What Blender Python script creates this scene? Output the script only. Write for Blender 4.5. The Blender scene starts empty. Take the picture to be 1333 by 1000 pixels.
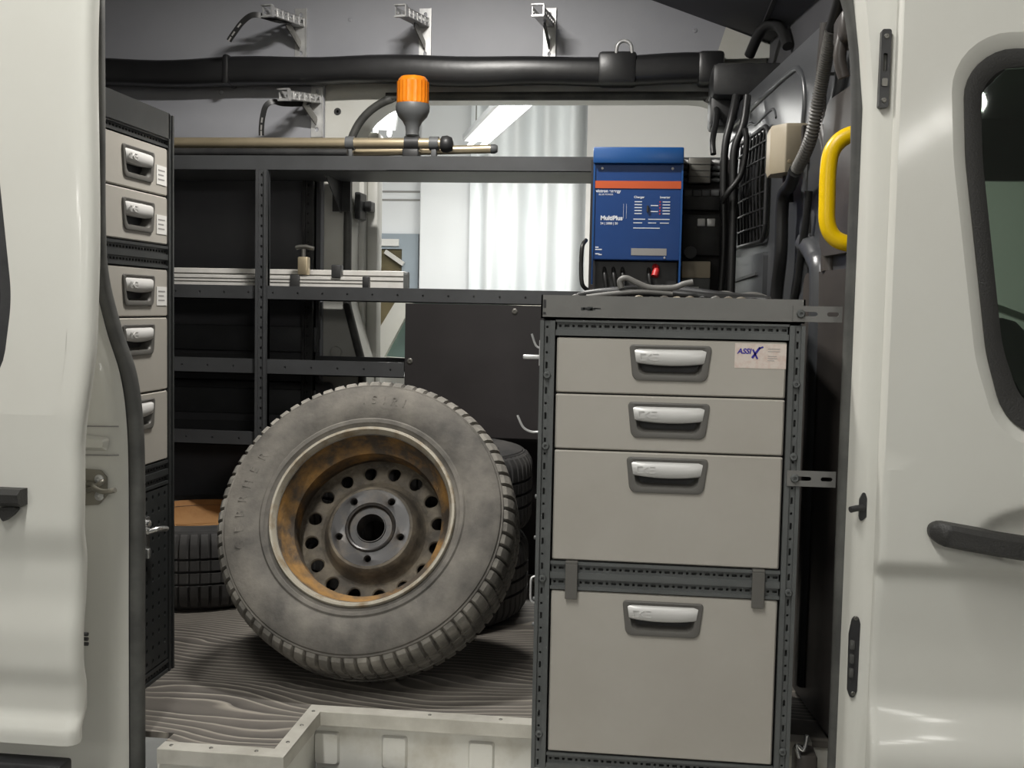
import bpy, bmesh, math, random
from math import sin, cos, pi, radians as rad
from mathutils import Vector, Matrix
random.seed(7)
S = bpy.context.scene
COL = S.collection

# ------------------------------------------------------------------ camera
CAM_Z = .86                                  # eye height above the van floor (z = 0)
F_PX = 1450.0
yaw, pit, rol = rad(6.6), rad(3.9), rad(1.15)
fw = Vector((-sin(yaw)*cos(pit), cos(yaw)*cos(pit), -sin(pit)))
r0 = Vector((cos(yaw), sin(yaw), 0)); u0 = r0.cross(fw)
R_ = cos(rol)*r0 + sin(rol)*u0
U_ = -sin(rol)*r0 + cos(rol)*u0
cam = bpy.data.cameras.new('camera'); camo = bpy.data.objects.new('camera', cam); COL.objects.link(camo)
cam.sensor_width = 36; cam.lens = F_PX/1333*36; cam.clip_start = .02
m = Matrix((R_, U_, -fw)).transposed().to_4x4(); m.translation = (0, 0, CAM_Z)
camo.matrix_world = m
S.camera = camo

# ------------------------------------------------------------------ world, exposure
W = bpy.data.worlds.new('workshop_air'); S.world = W; W.use_nodes = True
W.node_tree.nodes['Background'].inputs[0].default_value = (.9, .95, 1, 1)
W.node_tree.nodes['Background'].inputs[1].default_value = .05
S.view_settings.view_transform = 'Standard'; S.view_settings.look = 'None'
S.view_settings.gamma = 1; S.view_settings.use_curve_mapping = False
S.view_settings.exposure = -0.55
P_NEAR, P_FAR, P_VAN = 29, 54, 50             # watts: workshop tubes by the van, tubes beyond it, van ceiling lamp

# ------------------------------------------------------------------ materials
def mat(name, col, rough=.5, metal=0, col2=None, vs=8, vlo=.4, vhi=.65, bump=0, bs=80, coat=0, emit=0, trans=0, spec=.5, stretch=None):
    m = bpy.data.materials.new(name); m.use_nodes = True
    n = m.node_tree.nodes; l = m.node_tree.links
    b = n['Principled BSDF']
    b.inputs['Base Color'].default_value = (*col, 1)
    b.inputs['Roughness'].default_value = rough; b.inputs['Metallic'].default_value = metal
    b.inputs['Coat Weight'].default_value = coat; b.inputs['Coat Roughness'].default_value = .08
    b.inputs['Transmission Weight'].default_value = trans
    b.inputs['Specular IOR Level'].default_value = spec
    if emit:
        b.inputs['Emission Color'].default_value = (*col, 1); b.inputs['Emission Strength'].default_value = emit
    tc = n.new('ShaderNodeTexCoord')
    src = tc.outputs['Object']
    if stretch:
        mp = n.new('ShaderNodeMapping'); mp.inputs['Scale'].default_value = stretch
        l.new(src, mp.inputs[0]); src = mp.outputs[0]
    if col2:
        t = n.new('ShaderNodeTexNoise'); t.inputs['Scale'].default_value = vs; t.inputs['Detail'].default_value = 6
        t.inputs['Roughness'].default_value = .6
        l.new(src, t.inputs['Vector'])
        mr = n.new('ShaderNodeMapRange'); mr.inputs[1].default_value = vlo; mr.inputs[2].default_value = vhi
        l.new(t.outputs[0], mr.inputs[0])
        mx = n.new('ShaderNodeMix'); mx.data_type = 'RGBA'
        mx.inputs[6].default_value = (*col, 1); mx.inputs[7].default_value = (*col2, 1)
        l.new(mr.outputs[0], mx.inputs[0]); l.new(mx.outputs[2], b.inputs['Base Color'])
    if bump:
        t2 = n.new('ShaderNodeTexNoise'); t2.inputs['Scale'].default_value = bs; t2.inputs['Detail'].default_value = 4
        l.new(src, t2.inputs['Vector'])
        bp = n.new('ShaderNodeBump'); bp.inputs['Strength'].default_value = bump; bp.inputs['Distance'].default_value = .004
        l.new(t2.outputs[0], bp.inputs['Height']); l.new(bp.outputs[0], b.inputs['Normal'])
    return m

def floor_mat():
    m = bpy.data.materials.new('wood_grain_floor'); m.use_nodes = True
    n = m.node_tree.nodes; l = m.node_tree.links; b = n['Principled BSDF']
    tc = n.new('ShaderNodeTexCoord'); mp = n.new('ShaderNodeMapping'); mp.inputs['Scale'].default_value = (.42, 1, 1)
    l.new(tc.outputs['Object'], mp.inputs[0])
    w = n.new('ShaderNodeTexWave'); w.wave_type = 'BANDS'; w.bands_direction = 'Y'; w.wave_profile = 'SAW'
    w.inputs['Scale'].default_value = 12.5; w.inputs['Distortion'].default_value = 1.6; w.inputs['Detail'].default_value = 2
    w.inputs['Detail Scale'].default_value = 2
    nz = n.new('ShaderNodeTexNoise'); nz.inputs['Scale'].default_value = 3.6; nz.inputs['Detail'].default_value = 1.5
    l.new(mp.outputs[0], nz.inputs['Vector'])
    sc = n.new('ShaderNodeVectorMath'); sc.operation = 'SCALE'; sc.inputs[3].default_value = .34; l.new(nz.outputs['Color'], sc.inputs[0])
    ad = n.new('ShaderNodeVectorMath'); ad.operation = 'ADD'; l.new(sc.outputs[0], ad.inputs[0]); l.new(mp.outputs[0], ad.inputs[1])
    l.new(ad.outputs[0], w.inputs['Vector'])
    cr = n.new('ShaderNodeValToRGB')
    cr.color_ramp.elements[0].position = .0; cr.color_ramp.elements[0].color = (.055, .049, .043, 1)
    cr.color_ramp.elements[1].position = .70; cr.color_ramp.elements[1].color = (.115, .103, .09, 1)
    e = cr.color_ramp.elements.new(.90); e.color = (.30, .275, .23, 1)
    e = cr.color_ramp.elements.new(1.0); e.color = (.15, .135, .12, 1)
    l.new(w.outputs['Fac'], cr.inputs[0])
    t = n.new('ShaderNodeTexNoise'); t.inputs['Scale'].default_value = 4; t.inputs['Detail'].default_value = 7
    l.new(tc.outputs['Object'], t.inputs['Vector'])
    mr = n.new('ShaderNodeMapRange'); mr.inputs[1].default_value = .42; mr.inputs[2].default_value = .72; mr.inputs[4].default_value = .45
    l.new(t.outputs[0], mr.inputs[0])
    mx = n.new('ShaderNodeMix'); mx.data_type = 'RGBA'; mx.inputs[7].default_value = (.20, .18, .155, 1)
    l.new(mr.outputs[0], mx.inputs[0]); l.new(cr.outputs[0], mx.inputs[6]); l.new(mx.outputs[2], b.inputs['Base Color'])
    b.inputs['Roughness'].default_value = .62
    bp = n.new('ShaderNodeBump'); bp.inputs['Strength'].default_value = .5; bp.inputs['Distance'].default_value = .003
    l.new(w.outputs['Fac'], bp.inputs['Height']); l.new(bp.outputs[0], b.inputs['Normal'])
    return m

def glass_mat(name, tint, rough=.02, mixf=.75):
    # tinted pane: part clear transmission (thin sheet), part mirror by Fresnel
    m = bpy.data.materials.new(name); m.use_nodes = True
    n = m.node_tree.nodes; l = m.node_tree.links; n.remove(n['Principled BSDF'])
    tr = n.new('ShaderNodeBsdfTransparent'); tr.inputs[0].default_value = (*tint, 1)
    gl = n.new('ShaderNodeBsdfGlossy'); gl.inputs['Roughness'].default_value = rough
    fr = n.new('ShaderNodeFresnel'); fr.inputs[0].default_value = 1.55
    mx = n.new('ShaderNodeMixShader'); l.new(fr.outputs[0], mx.inputs[0]); l.new(tr.outputs[0], mx.inputs[1]); l.new(gl.outputs[0], mx.inputs[2])
    l.new(mx.outputs[0], n['Material Output'].inputs[0])
    return m

MT = {}
MT['paint'] = mat('white_car_paint', (.66, .655, .60), .42, 0, (.64, .63, .575), 3, coat=.12)
MT['paint_in'] = mat('white_inner_paint', (.62, .62, .58), .4, 0, (.56, .55, .5), 5)
MT['sill'] = mat('dirty_white_sill', (.66, .65, .60), .45, 0, (.42, .38, .30), 7, .5, .78)
MT['rubber'] = mat('black_seal_rubber', (.055, .055, .052), .55, 0, (.10, .10, .092), 9)
MT['blackplastic'] = mat('black_plastic', (.022, .022, .023), .45, 0, (.04, .04, .04), 12)
MT['handle_black'] = mat('grained_black_plastic', (.032, .031, .029), .5, bump=.3, bs=300)
MT['board'] = mat('grey_wall_board', (.375, .38, .41), .5, 0, (.335, .34, .37), 2.5)
MT['board_dark'] = mat('dark_grey_headliner', (.085, .085, .092), .7, 0, (.07, .07, .076), 4)
MT['vinyl'] = mat('black_vinyl_wrap', (.013, .013, .014), .34, 0, (.022, .022, .023), 3, bump=.25, bs=14)
MT['bulk'] = mat('glossy_black_metal', (.050, .053, .058), .33, 0, (.07, .072, .076), 3, spec=.9)
MT['bulk_brown'] = mat('dusty_dark_metal', (.050, .045, .042), .42, 0, (.075, .065, .058), 3)
MT['darkpanel'] = mat('black_plywood_panel', (.018, .0155, .016), .5, 0, (.028, .024, .025), 3)
MT['rack'] = mat('anthracite_steel', (.060, .062, .065), .45, 0, (.047, .048, .05), 6)
MT['frame'] = mat('grey_steel_frame', (.105, .110, .108), .42, 0, (.085, .09, .088), 7)
MT['frame_t'] = mat('grey_tray_steel', (.165, .162, .152), .45, 0, (.14, .138, .13), 5)
MT['frame_d'] = mat('dark_steel_frame', (.030, .032, .032), .42, 0, (.042, .044, .044), 7)
MT['drawer'] = mat('grey_drawer_paint', (.415, .392, .35), .42, 0, (.385, .36, .318), 4)
MT['hframe'] = mat('handle_frame_grey', (.115, .11, .10), .42)
MT['hpocket'] = mat('handle_pocket_dark', (.03, .029, .027), .6)
MT['hlip'] = mat('handle_lip_silver', (.62, .61, .59), .36, .15)
MT['alu'] = mat('aluminium', (.86, .84, .80), .4, .25, (.74, .72, .68), 10)
MT['alu_dirty'] = mat('worn_aluminium_edge', (.60, .58, .52), .42, .35, (.45, .43, .38), 9)
MT['brass'] = mat('anodised_gold_tube', (.62, .52, .36), .32, .7, (.55, .46, .31), 8)
MT['zinc'] = mat('galvanised_steel', (.68, .68, .67), .38, .5, (.52, .52, .52), 30)
MT['chrome'] = mat('bright_steel', (.75, .75, .74), .22, .9)
MT['steel_d'] = mat('dark_plated_steel', (.16, .155, .14), .4, .6)
MT['striker'] = mat('yellowish_plated_steel', (.27, .255, .215), .4, .45)
MT['orange'] = mat('amber_lens', (.62, .16, .008), .2, 0, (.70, .21, .012), 20, coat=.4)
MT['grey_pl'] = mat('grey_plastic', (.095, .098, .10), .5)
MT['blue'] = mat('blue_enamel', (.008, .048, .19), .35, 0, (.007, .042, .17), 5)
MT['blue_l'] = mat('blue_enamel_cover', (.011, .075, .25), .33)
MT['orangestripe'] = mat('orange_print', (.55, .095, .025), .45)
MT['whiteprint'] = mat('white_print', (.75, .77, .82), .5)
MT['redpl'] = mat('red_plastic', (.55, .03, .03), .4)
MT['beige'] = mat('beige_plastic', (.46, .40, .30), .45, 0, (.40, .34, .24), 6)
MT['yellow'] = mat('yellow_plastic', (.90, .58, .0), .35)
MT['tyre'] = mat('dusty_tyre_rubber', (.062, .057, .051), .8, 0, (.175, .16, .138), 8, .34, .68, bump=.25, bs=90)
MT['tyre_d'] = mat('dark_tyre_rubber', (.035, .034, .034), .75, 0, (.075, .071, .067), 6, .4, .7, bump=.2, bs=60)
MT['tread'] = mat('worn_tread_rubber', (.13, .122, .108), .85, 0, (.30, .28, .245), 14, .4, .68, bump=.3, bs=120)
MT['rust'] = mat('rusty_rim_steel', (.055, .042, .030), .75, 0, (.27, .145, .04), 12, .44, .64, bump=.6, bs=70)
MT['rim_edge'] = mat('weathered_rim_edge', (.34, .31, .25), .6, 0, (.21, .155, .09), 22, .48, .68, bump=.2)
MT['disc'] = mat('grimy_wheel_disc', (.070, .060, .048), .7, 0, (.19, .16, .118), 16, .40, .64, bump=.3, bs=90)
MT['hub'] = mat('bare_hub_steel', (.028, .026, .026), .38, .2, (.075, .06, .045), 22, .48, .70)
MT['rust_o'] = mat('orange_rust_rim', (.42, .22, .08), .75, 0, (.30, .14, .045), 8, bump=.2)
MT['paper'] = mat('white_paper_label', (.72, .71, .68), .6)
MT['sticker'] = mat('pinkish_sticker', (.66, .58, .52), .5, 0, (.58, .42, .36), 60, .45, .7)
MT['ink'] = mat('blue_ink', (.03, .02, .30), .5)
MT['greyink'] = mat('grey_ink', (.30, .29, .28), .6)
MT['floor'] = floor_mat()
MT['glass'] = glass_mat('tinted_window_glass', (.62, .72, .64))
MT['glass_dark'] = glass_mat('dark_privacy_glass', (.04, .045, .045))
MT['cable'] = mat('black_cable', (.018, .018, .018), .42)
MT['conduit'] = mat('grey_corrugated_conduit', (.16, .155, .145), .45)
MT['mesh'] = mat('black_wire_mesh', (.02, .02, .021), .45)
MT['wallwhite'] = mat('white_workshop_wall', (.80, .82, .83), .6)
MT['wallgrey'] = mat('beige_grey_workshop_wall', (.60, .59, .57), .7)
MT['curtain'] = mat('white_pvc_curtain', (.82, .85, .86), .6)
MT['concrete'] = mat('workshop_concrete', (.26, .26, .25), .7, 0, (.2, .2, .19), 3)
MT['frameblue'] = mat('grey_blue_door_frame', (.30, .35, .39), .5)
MT['brownglass'] = mat('dim_room_behind_glass', (.10, .085, .045), .3, 0, (.16, .13, .07), 4)
MT['tube'] = mat('lit_fluorescent_tube', (1, 1, 1), .3, emit=9)
MT['vanlamp'] = mat('lit_lamp_diffuser', (1, .97, .92), .3, emit=2)
MT['lampbody'] = mat('white_lamp_housing', (.75, .77, .78), .4)
MT['seat'] = mat('dark_seat_fabric', (.03, .03, .032), .8)
MT['cabtrim'] = mat('dark_cab_trim', (.05, .05, .05), .6)
MT['carglass'] = mat('green_car_glass', (.20, .30, .27), .08, 0, coat=.5)

# ------------------------------------------------------------------ mesh helpers
ORG = {}                                     # world origin of each root, so that parts are written in world metres
def obj(name, bm, m, parent=None, smooth=None, local=False, kind=None, label=None):
    bmesh.ops.remove_doubles(bm, verts=bm.verts, dist=1e-6)
    if parent is not None and not local:
        o = ORG.get(parent.name, Vector((0, 0, 0)))
        bmesh.ops.translate(bm, verts=bm.verts, vec=-o)
    bmesh.ops.recalc_face_normals(bm, faces=bm.faces)
    me = bpy.data.meshes.new(name); bm.to_mesh(me); bm.free()
    me.materials.append(MT[m])
    if smooth is not None:
        for p in me.polygons: p.use_smooth = True
        me.set_sharp_from_angle(angle=rad(smooth))
    ob = bpy.data.objects.new(name, me); COL.objects.link(ob)
    if parent is not None:
        ob.parent = parent
        if parent.name in ORG: ORG[ob.name] = ORG[parent.name]
    if kind: ob['kind'] = kind
    if label: ob['label'] = label
    return ob
def tag(o, label, cat, group=None):
    o['label'] = label; o['category'] = cat
    if group: o['group'] = group
    return o
def thing(name, label, cat, loc=(0, 0, 0), group=None, rot=None):
    o = bpy.data.objects.new(name, None); COL.objects.link(o); o.empty_display_size = .05
    o.location = loc
    if rot: o.rotation_euler = rot
    ORG[o.name] = Vector(loc)
    return tag(o, label, cat, group)
def NB(): return bmesh.new()

def box(bm, x0, x1, y0, y1, z0, z1, bev=0, seg=2):
    mm = Matrix.Translation(((x0+x1)/2, (y0+y1)/2, (z0+z1)/2)) @ Matrix.Diagonal((abs(x1-x0), abs(y1-y0), abs(z1-z0), 1))
    r = bmesh.ops.create_cube(bm, size=1, matrix=mm)
    if bev:
        es = set(e for v in r['verts'] for e in v.link_edges)
        bmesh.ops.bevel(bm, geom=list(es), offset=bev, segments=seg, affect='EDGES', profile=.5)
def bar(bm, a, b, w, h, up=(0, 0, 1), bev=0):
    a = Vector(a); b = Vector(b); d = b-a; L = d.length; d.normalize()
    s = d.cross(Vector(up)).normalized(); u = s.cross(d)
    mm = Matrix((d*L, s*w, u*h)).transposed().to_4x4(); mm.translation = (a+b)/2
    r = bmesh.ops.create_cube(bm, size=1, matrix=mm)
    if bev:
        es = set(e for v in r['verts'] for e in v.link_edges)
        bmesh.ops.bevel(bm, geom=list(es), offset=bev, segments=1, affect='EDGES')
def loft(bm, rings, closed=True, cap0=False, cap1=False):
    vs = [[bm.verts.new(p) for p in r] for r in rings]
    n = len(vs[0])
    for a, b in zip(vs, vs[1:]):
        for i in range(n if closed else n-1):
            j = (i+1) % n
            try: bm.faces.new((a[i], a[j], b[j], b[i]))
            except ValueError: pass
    if cap0: bm.faces.new(vs[0][::-1])
    if cap1: bm.faces.new(vs[-1])
    return vs
def spline(pts, n=6):
    P = [Vector(p) for p in pts]; out = []
    for i in range(len(P)-1):
        p0 = P[max(i-1, 0)]; p1 = P[i]; p2 = P[i+1]; p3 = P[min(i+2, len(P)-1)]
        for k in range(n):
            t = k/n
            out.append(.5*((2*p1)+(p2-p0)*t+(2*p0-5*p1+4*p2-p3)*t*t+(3*p1-p0-3*p2+p3)*t**3))
    out.append(P[-1]); return out
def tube(bm, pts, r, seg=10, caps=True, rfun=None, ru=1.0):
    P = [Vector(p) for p in pts]; rings = []
    t0 = (P[1]-P[0]).normalized()
    ref = Vector((0, 0, 1)) if abs(t0.z) < .9 else Vector((0, 1, 0))
    u = t0.cross(ref).normalized()
    for i, p in enumerate(P):
        t = (P[min(i+1, len(P)-1)]-P[max(i-1, 0)]).normalized()
        u = (u - t*u.dot(t)).normalized(); v = t.cross(u)
        rr = r if rfun is None else rfun(i, len(P))
        rings.append([p+(u*cos(a)*ru+v*sin(a))*rr for a in (2*pi*k/seg for k in range(seg))])
    loft(bm, rings, True, caps, caps)
def lathe(bm, prof, N=32, c=(0, 0, 0), axis='Z', cap0=False, cap1=False):
    c = Vector(c); rings = []
    for r, h in prof:
        ring = []
        for k in range(N):
            a = 2*pi*k/N; p, q = r*cos(a), r*sin(a)
            ring.append(c + (Vector((p, q, h)) if axis == 'Z' else Vector((p, h, q)) if axis == 'Y' else Vector((h, p, q))))
        rings.append(ring)
    loft(bm, rings, True, cap0, cap1)
def rpoly(pts, r, n=5):
    out = []; L = len(pts)
    rs = r if isinstance(r, (list, tuple)) else [r]*L
    for i in range(L):
        p = Vector(pts[i]); a = (Vector(pts[i-1])-p); b = (Vector(pts[(i+1) % L])-p)
        a.normalize(); b.normalize(); ang = a.angle(b)
        if rs[i] <= 0: out.append((p.x, p.y)); continue
        d = rs[i]/math.tan(ang/2); c = p+(a+b).normalized()*(rs[i]/sin(ang/2))
        s = p+a*d-c; e = p+b*d-c; tot = s.angle(e); sg = 1 if s.x*e.y-s.y*e.x > 0 else -1
        for k in range(n+1):
            t = sg*tot*k/n; out.append((c.x+s.x*cos(t)-s.y*sin(t), c.y+s.x*sin(t)+s.y*cos(t)))
    return out
def rrect(x0, x1, y0, y1, r, n=5): return rpoly([(x0, y0), (x1, y0), (x1, y1), (x0, y1)], r, n)
def ringat(poly, angs, c):
    out = []; L = len(poly)
    for a in angs:
        dx, dy = cos(a), sin(a); best = None
        for i in range(L):
            x1, y1 = poly[i][0]-c[0], poly[i][1]-c[1]; x2, y2 = poly[(i+1) % L][0]-c[0], poly[(i+1) % L][1]-c[1]
            ex, ey = x2-x1, y2-y1; den = dx*ey-dy*ex
            if abs(den) < 1e-12: continue
            t = (x1*ey-y1*ex)/den; s = (x1*dy-y1*dx)/den
            if t > 0 and -1e-6 <= s <= 1+1e-6 and (best is None or t > best): best = t
        out.append((c[0]+dx*best, c[1]+dy*best))
    return out
def angset(polys, c, n):
    A = [2*pi*k/n for k in range(n)]
    for p in polys: A += [math.atan2(q[1]-c[1], q[0]-c[0]) % (2*pi) for q in p]
    A.sort(); out = [A[0]]
    for a in A[1:]:
        if a-out[-1] > 1e-4: out.append(a)
    return out
def holeplate(bm, outer, hole, f, c, n=32, depth=0, cap=False, edge=0, mids=0):
    """plate between outline and hole; f(u, v, w) -> xyz; hole walls go to w = -depth, outer rim to w = -edge"""
    A = angset([outer, hole], c, n); o = ringat(outer, A, c); h = ringat(hole, A, c)
    rings = []
    if edge: rings.append([f(u, v, -edge) for u, v in o])
    for k in range(mids+2):
        t = k/(mids+1); rings.append([f(a[0]+(b[0]-a[0])*t, a[1]+(b[1]-a[1])*t, 0) for a, b in zip(o, h)])
    if depth: rings.append([f(u, v, -depth) for u, v in h])
    loft(bm, rings, True, False, cap)
def prism(bm, poly, f, w0, w1):
    loft(bm, [[f(u, v, w0) for u, v in poly], [f(u, v, w1) for u, v in poly]], True, True, True)
def perf(bm, u0, u1, v0, v1, nu, nv, hw, hh, f, depth=.012, r=.001, skip=None):
    du, dv = (u1-u0)/nu, (v1-v0)/nv
    for i in range(nu):
        for j in range(nv):
            a, b = u0+i*du, v0+j*dv; cx, cy = a+du/2, b+dv/2
            rect = [(a, b), (a+du, b), (a+du, b+dv), (a, b+dv)]
            w, h = (hw, hh) if skip is None else skip(i, j, hw, hh)
            holeplate(bm, rect, rrect(cx-w/2, cx+w/2, cy-h/2, cy+h/2, min(r, w*.45, h*.45), 1), f, (cx, cy), 4, depth, True)
def text(s, size, m, parent, loc, rx, name='lettering', ext=.0004, off=0, shear=0, align='LEFT', rz=0):
    cu = bpy.data.curves.new('t', 'FONT'); cu.body = s; cu.size = size; cu.extrude = ext; cu.offset = off; cu.shear = shear; cu.align_x = align
    o = bpy.data.objects.new('t', cu); COL.objects.link(o)
    dg = bpy.context.evaluated_depsgraph_get(); me = bpy.data.meshes.new_from_object(o.evaluated_get(dg)); me.name = name
    bpy.data.objects.remove(o); bpy.data.curves.remove(cu)
    me.transform(Matrix.Translation(loc) @ Matrix.Rotation(rz, 4, 'Z') @ Matrix.Rotation(rx, 4, 'X'))
    me.transform(Matrix.Translation(-ORG.get(parent.name, Vector((0, 0, 0)))))
    me.materials.clear(); me.materials.append(MT[m])
    ob = bpy.data.objects.new(name, me); COL.objects.link(ob); ob.parent = parent
    return ob
def struct(name, bm, m, parent=None, smooth=None, label=None):
    return obj(name, bm, m, parent, smooth, kind='structure' if parent is None else None, label=label)
def screw(parent, p, axis, r=.0055, h=.003, m='zinc', name='screw'):
    b = NB(); sg = -1 if axis[0] == '-' else 1
    lathe(b, [(r, 0), (r, h*.5*sg), (r*.75, h*sg), (r*.4, h*sg), (r*.35, h*.4*sg)], 10, p, axis[-1], False, True)
    return obj(name, b, m, parent, 40)
def smst(a, b, x):
    t = min(1, max(0, (x-a)/(b-a))); return t*t*(3-2*t)

# ================================================================== VAN SHELL
b = NB()                                      # floor sheet with the cut-out for the step
for x0, x1, y0, y1 in ((-2.3, -.905, 2.08, 3.64), (-.905, -.665, 2.005, 3.64), (-.665, .42, 2.25, 3.64)):
    box(b, x0, x1, y0, y1, -.012, 0)
struct('floor', b, 'floor')
# aluminium edge trim, three lengths with mitred look
t1 = bpy.data.objects.new('trim_1', None); COL.objects.link(t1); t1['kind'] = 'structure'; ORG['trim_1'] = Vector((0, 0, 0))
def strip(poly, lip):
    b = NB(); prism(b, poly, lambda u, v, w: Vector((u, v, w)), .0005, .005)
    for (x0, x1, y0, y1) in lip: box(b, x0, x1, y0, y1, -.024, .0045)
    return obj('edge_strip', b, 'alu_dirty', t1)
strip([(-.90, 1.990), (-.650, 1.990), (-.680, 2.026), (-.90, 2.026)], [(-.90, -.650, 1.988, 1.992)])
strip([(-.650, 1.990), (-.650, 2.232), (-.680, 2.268), (-.680, 2.026)], [(-.654, -.650, 1.99, 2.232)])
strip([(-.650, 2.232), (.36, 2.232), (.36, 2.268), (-.680, 2.268)], [(-.650, .36, 2.230, 2.234)])
for p in ((-.88, 2.008), (-.80, 2.008), (-.71, 2.008), (-.665, 2.06), (-.665, 2.15), (-.665, 2.23), (-.42, 2.25), (-.27, 2.25)):
    screw(t1, (p[0], p[1], .005), 'Z', .004, .0015, 'steel_d')
# white sill risers and step
b = NB()
box(b, -.665, .40, 2.256, 2.27, -.16, -.013); box(b, -.905, -.668, 2.002, 2.016, -.16, -.013); box(b, -.682, -.668, 2.01, 2.26, -.16, -.013)
sill = struct('trim_2', b, 'sill')
for x in (-.642, -.495, -.31, -.06, .12):
    b = NB(); loft(b, [[Vector((u, 2.256, v)) for u, v in rrect(x-.028, x+.028, -.118, -.046, .006)],
                       [Vector((u, 2.248, v)) for u, v in rrect(x-.024, x+.024, -.114, -.050, .006)]], True, False, True)
    obj('embossed_tab', b, 'sill', sill, 30)
b = NB(); box(b, -.95, .42, 1.90, 2.26, -.20, -.16); struct('trim_3', b, 'sill')
b = NB(); box(b, -.655, -.46, 2.19, 2.245, -.16, -.118, .01); obj('step_pad', b, 'blackplastic', sill)

# far wall board (grey), with the far door aperture left open
b = NB()
box(b, -2.3, -1.066, 3.64, 3.655, 0, 2.06); box(b, -1.066, .45, 3.64, 3.655, 1.665, 2.06)
wb = struct('wall_back', b, 'board')
for p in ((-.98, 1.795), (-1.42, 1.56), (.14, 1.75)): screw(wb, (p[0], 3.64, p[1]), '-Y', .008, .003, 'board')
# lower left of the wall: a lighter ledge of the wheel housing behind the rack
b = NB(); box(b, -2.2, -1.02, 3.60, 3.64, .0, .60, .015); obj('wheel_housing', b, 'board_dark', wb, 40)
b = NB(); box(b, -2.2, -1.07, 3.622, 3.64, .74, .83, .006); obj('ledge', b, 'board_dark', wb, 40)
# painted door surround of the far side with rounded aperture
ap = rpoly([(-.93, .05), (.33, .05), (.33, 1.548), (-.985, 1.548), (-.985, .86), (-.93, .66)], [.06, .06, .20, .20, .15, .15], 8)
b = NB(); c0 = (-.3, .8)
fY = lambda u, v, w: Vector((u, 3.66-w, v))
holeplate(b, [(-1.20, -.10), (.50, -.10), (.50, 1.70), (-1.20, 1.70)], ap, fY, c0, 96, .16)
sur = struct('trim_4', b, 'paint_in', None, 35)
b = NB(); rs = [Vector((u, 3.655, v)) for u, v in ap]
tube(b, spline(rs+[rs[0]], 2), .014, 8, False); obj('door_seal', b, 'rubber', sur, 60, label='black rubber seal around the far door opening')
b = NB(); lathe(b, [(.012, 0), (.012, -.002), (.005, -.002), (.004, 0)], 12, (-1.025, 3.66, 1.50), 'Y', False, True); obj('plug', b, 'blackplastic', sur)
# far C-pillar flange seen inside the aperture
b = NB(); box(b, -1.10, -.965, 3.80, 3.88, -.15, 1.66, .012); box(b, -.965, -.925, 3.83, 3.90, -.15, 1.46, .01); struct('trim_5', b, 'paint_in', None, 40)
b = NB(); box(b, -.975, -.955, 3.70, 3.79, 1.15, 1.24, .004); box(b, -.955, -.93, 3.75, 3.81, 1.18, 1.215, .004); o = obj('door_bump_stop', b, 'blackplastic', None); tag(o, 'black rubber stop on the far door frame under the top shelf', 'door stop')
b = NB(); lathe(b, [(.0, -.012), (.018, -.01), (.02, 0)], 16, (-1.02, 3.655, .70), 'Y'); obj('plug', b, 'paint_in', sur, 50)

# black vinyl-wrapped beam along the far wall
b = NB(); N = 40; rings = []
for i in range(N+1):
    x = -2.0+2.22*i/N; zc = 1.617+.004*sin(x*5)+.003*sin(x*13); h = .044+.002*sin(x*9+1); ring = []
    for k in range(20):
        a = 2*pi*k/20; ca, sa = cos(a), sin(a)
        ring.append(Vector((x, 3.592+.045*math.copysign(abs(ca)**.6, ca), zc+h*math.copysign(abs(sa)**.6, sa))))
    rings.append(ring)
loft(b, rings, True, True, True); beam = struct('trim_6', b, 'vinyl', None, 60)
for x, w in ((-1.37, .012), (-.10, .06), (.19, .04)):
    b = NB(); box(b, x-w, x+w, 3.542, 3.64, 1.568, 1.667, .012); obj('wrap_band', b, 'vinyl', beam, 40)
b = NB(); tube(b, spline([(-.105, 3.55, 1.655), (-.10, 3.545, 1.685), (-.08, 3.545, 1.697), (-.06, 3.545, 1.685), (-.055, 3.55, 1.655)], 5), .006, 8); obj('clip', b, 'zinc', beam, 60)
b = NB(); box(b, .185, .40, 3.40, 3.60, 1.50, 1.60, .02); box(b, .185, .255, 3.46, 3.60, 1.42, 1.52, .015); obj('beam_end', b, 'blackplastic', beam, 40)
b = NB(); tube(b, spline([(.30, 3.5, 1.64), (.33, 3.42, 1.70), (.37, 3.36, 1.69), (.39, 3.3, 1.62)], 6), .016, 10); obj('cable_loop', b, 'cable', beam, 60)

# ceiling: flat part, then the slope towards the cab, then the near roof rail
b = NB()
loft(b, [[Vector((x, y, z)) for x, z in ((-2.3, 2.06), (-.58, 2.06), (.335, 1.722), (.50, 1.665))] for y in (2.0, 3.66)], False)
bmesh.ops.solidify(b, geom=b.faces[:], thickness=.02)
ceil = struct('ceiling', b, 'board_dark')
b = NB(); bar(b, (.335, 2.05, 1.718), (.335, 3.62, 1.718), .012, .008); obj('panel_seam', b, 'blackplastic', ceil)
b = NB(); prism(b, [(.205, 1.655), (.42, 1.66), (.42, 1.685), (.36, 1.705), (.235, 1.755)], lambda u, v, w: Vector((u, 3.632-w, v)), 0, .01); struct('trim_7', b, 'paint_in')
b = NB(); box(b, -2.3, .36, 1.93, 2.06, 1.60, 2.10, .02); box(b, .36, .50, 1.95, 2.3, 1.56, 2.10, .02); struct('trim_8', b, 'paint')

# rear end of the load space, hidden left of the frame
b = NB(); box(b, -2.32, -2.3, 2.0, 3.66, 0, 2.08); struct('wall_left', b, 'board_dark')

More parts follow.
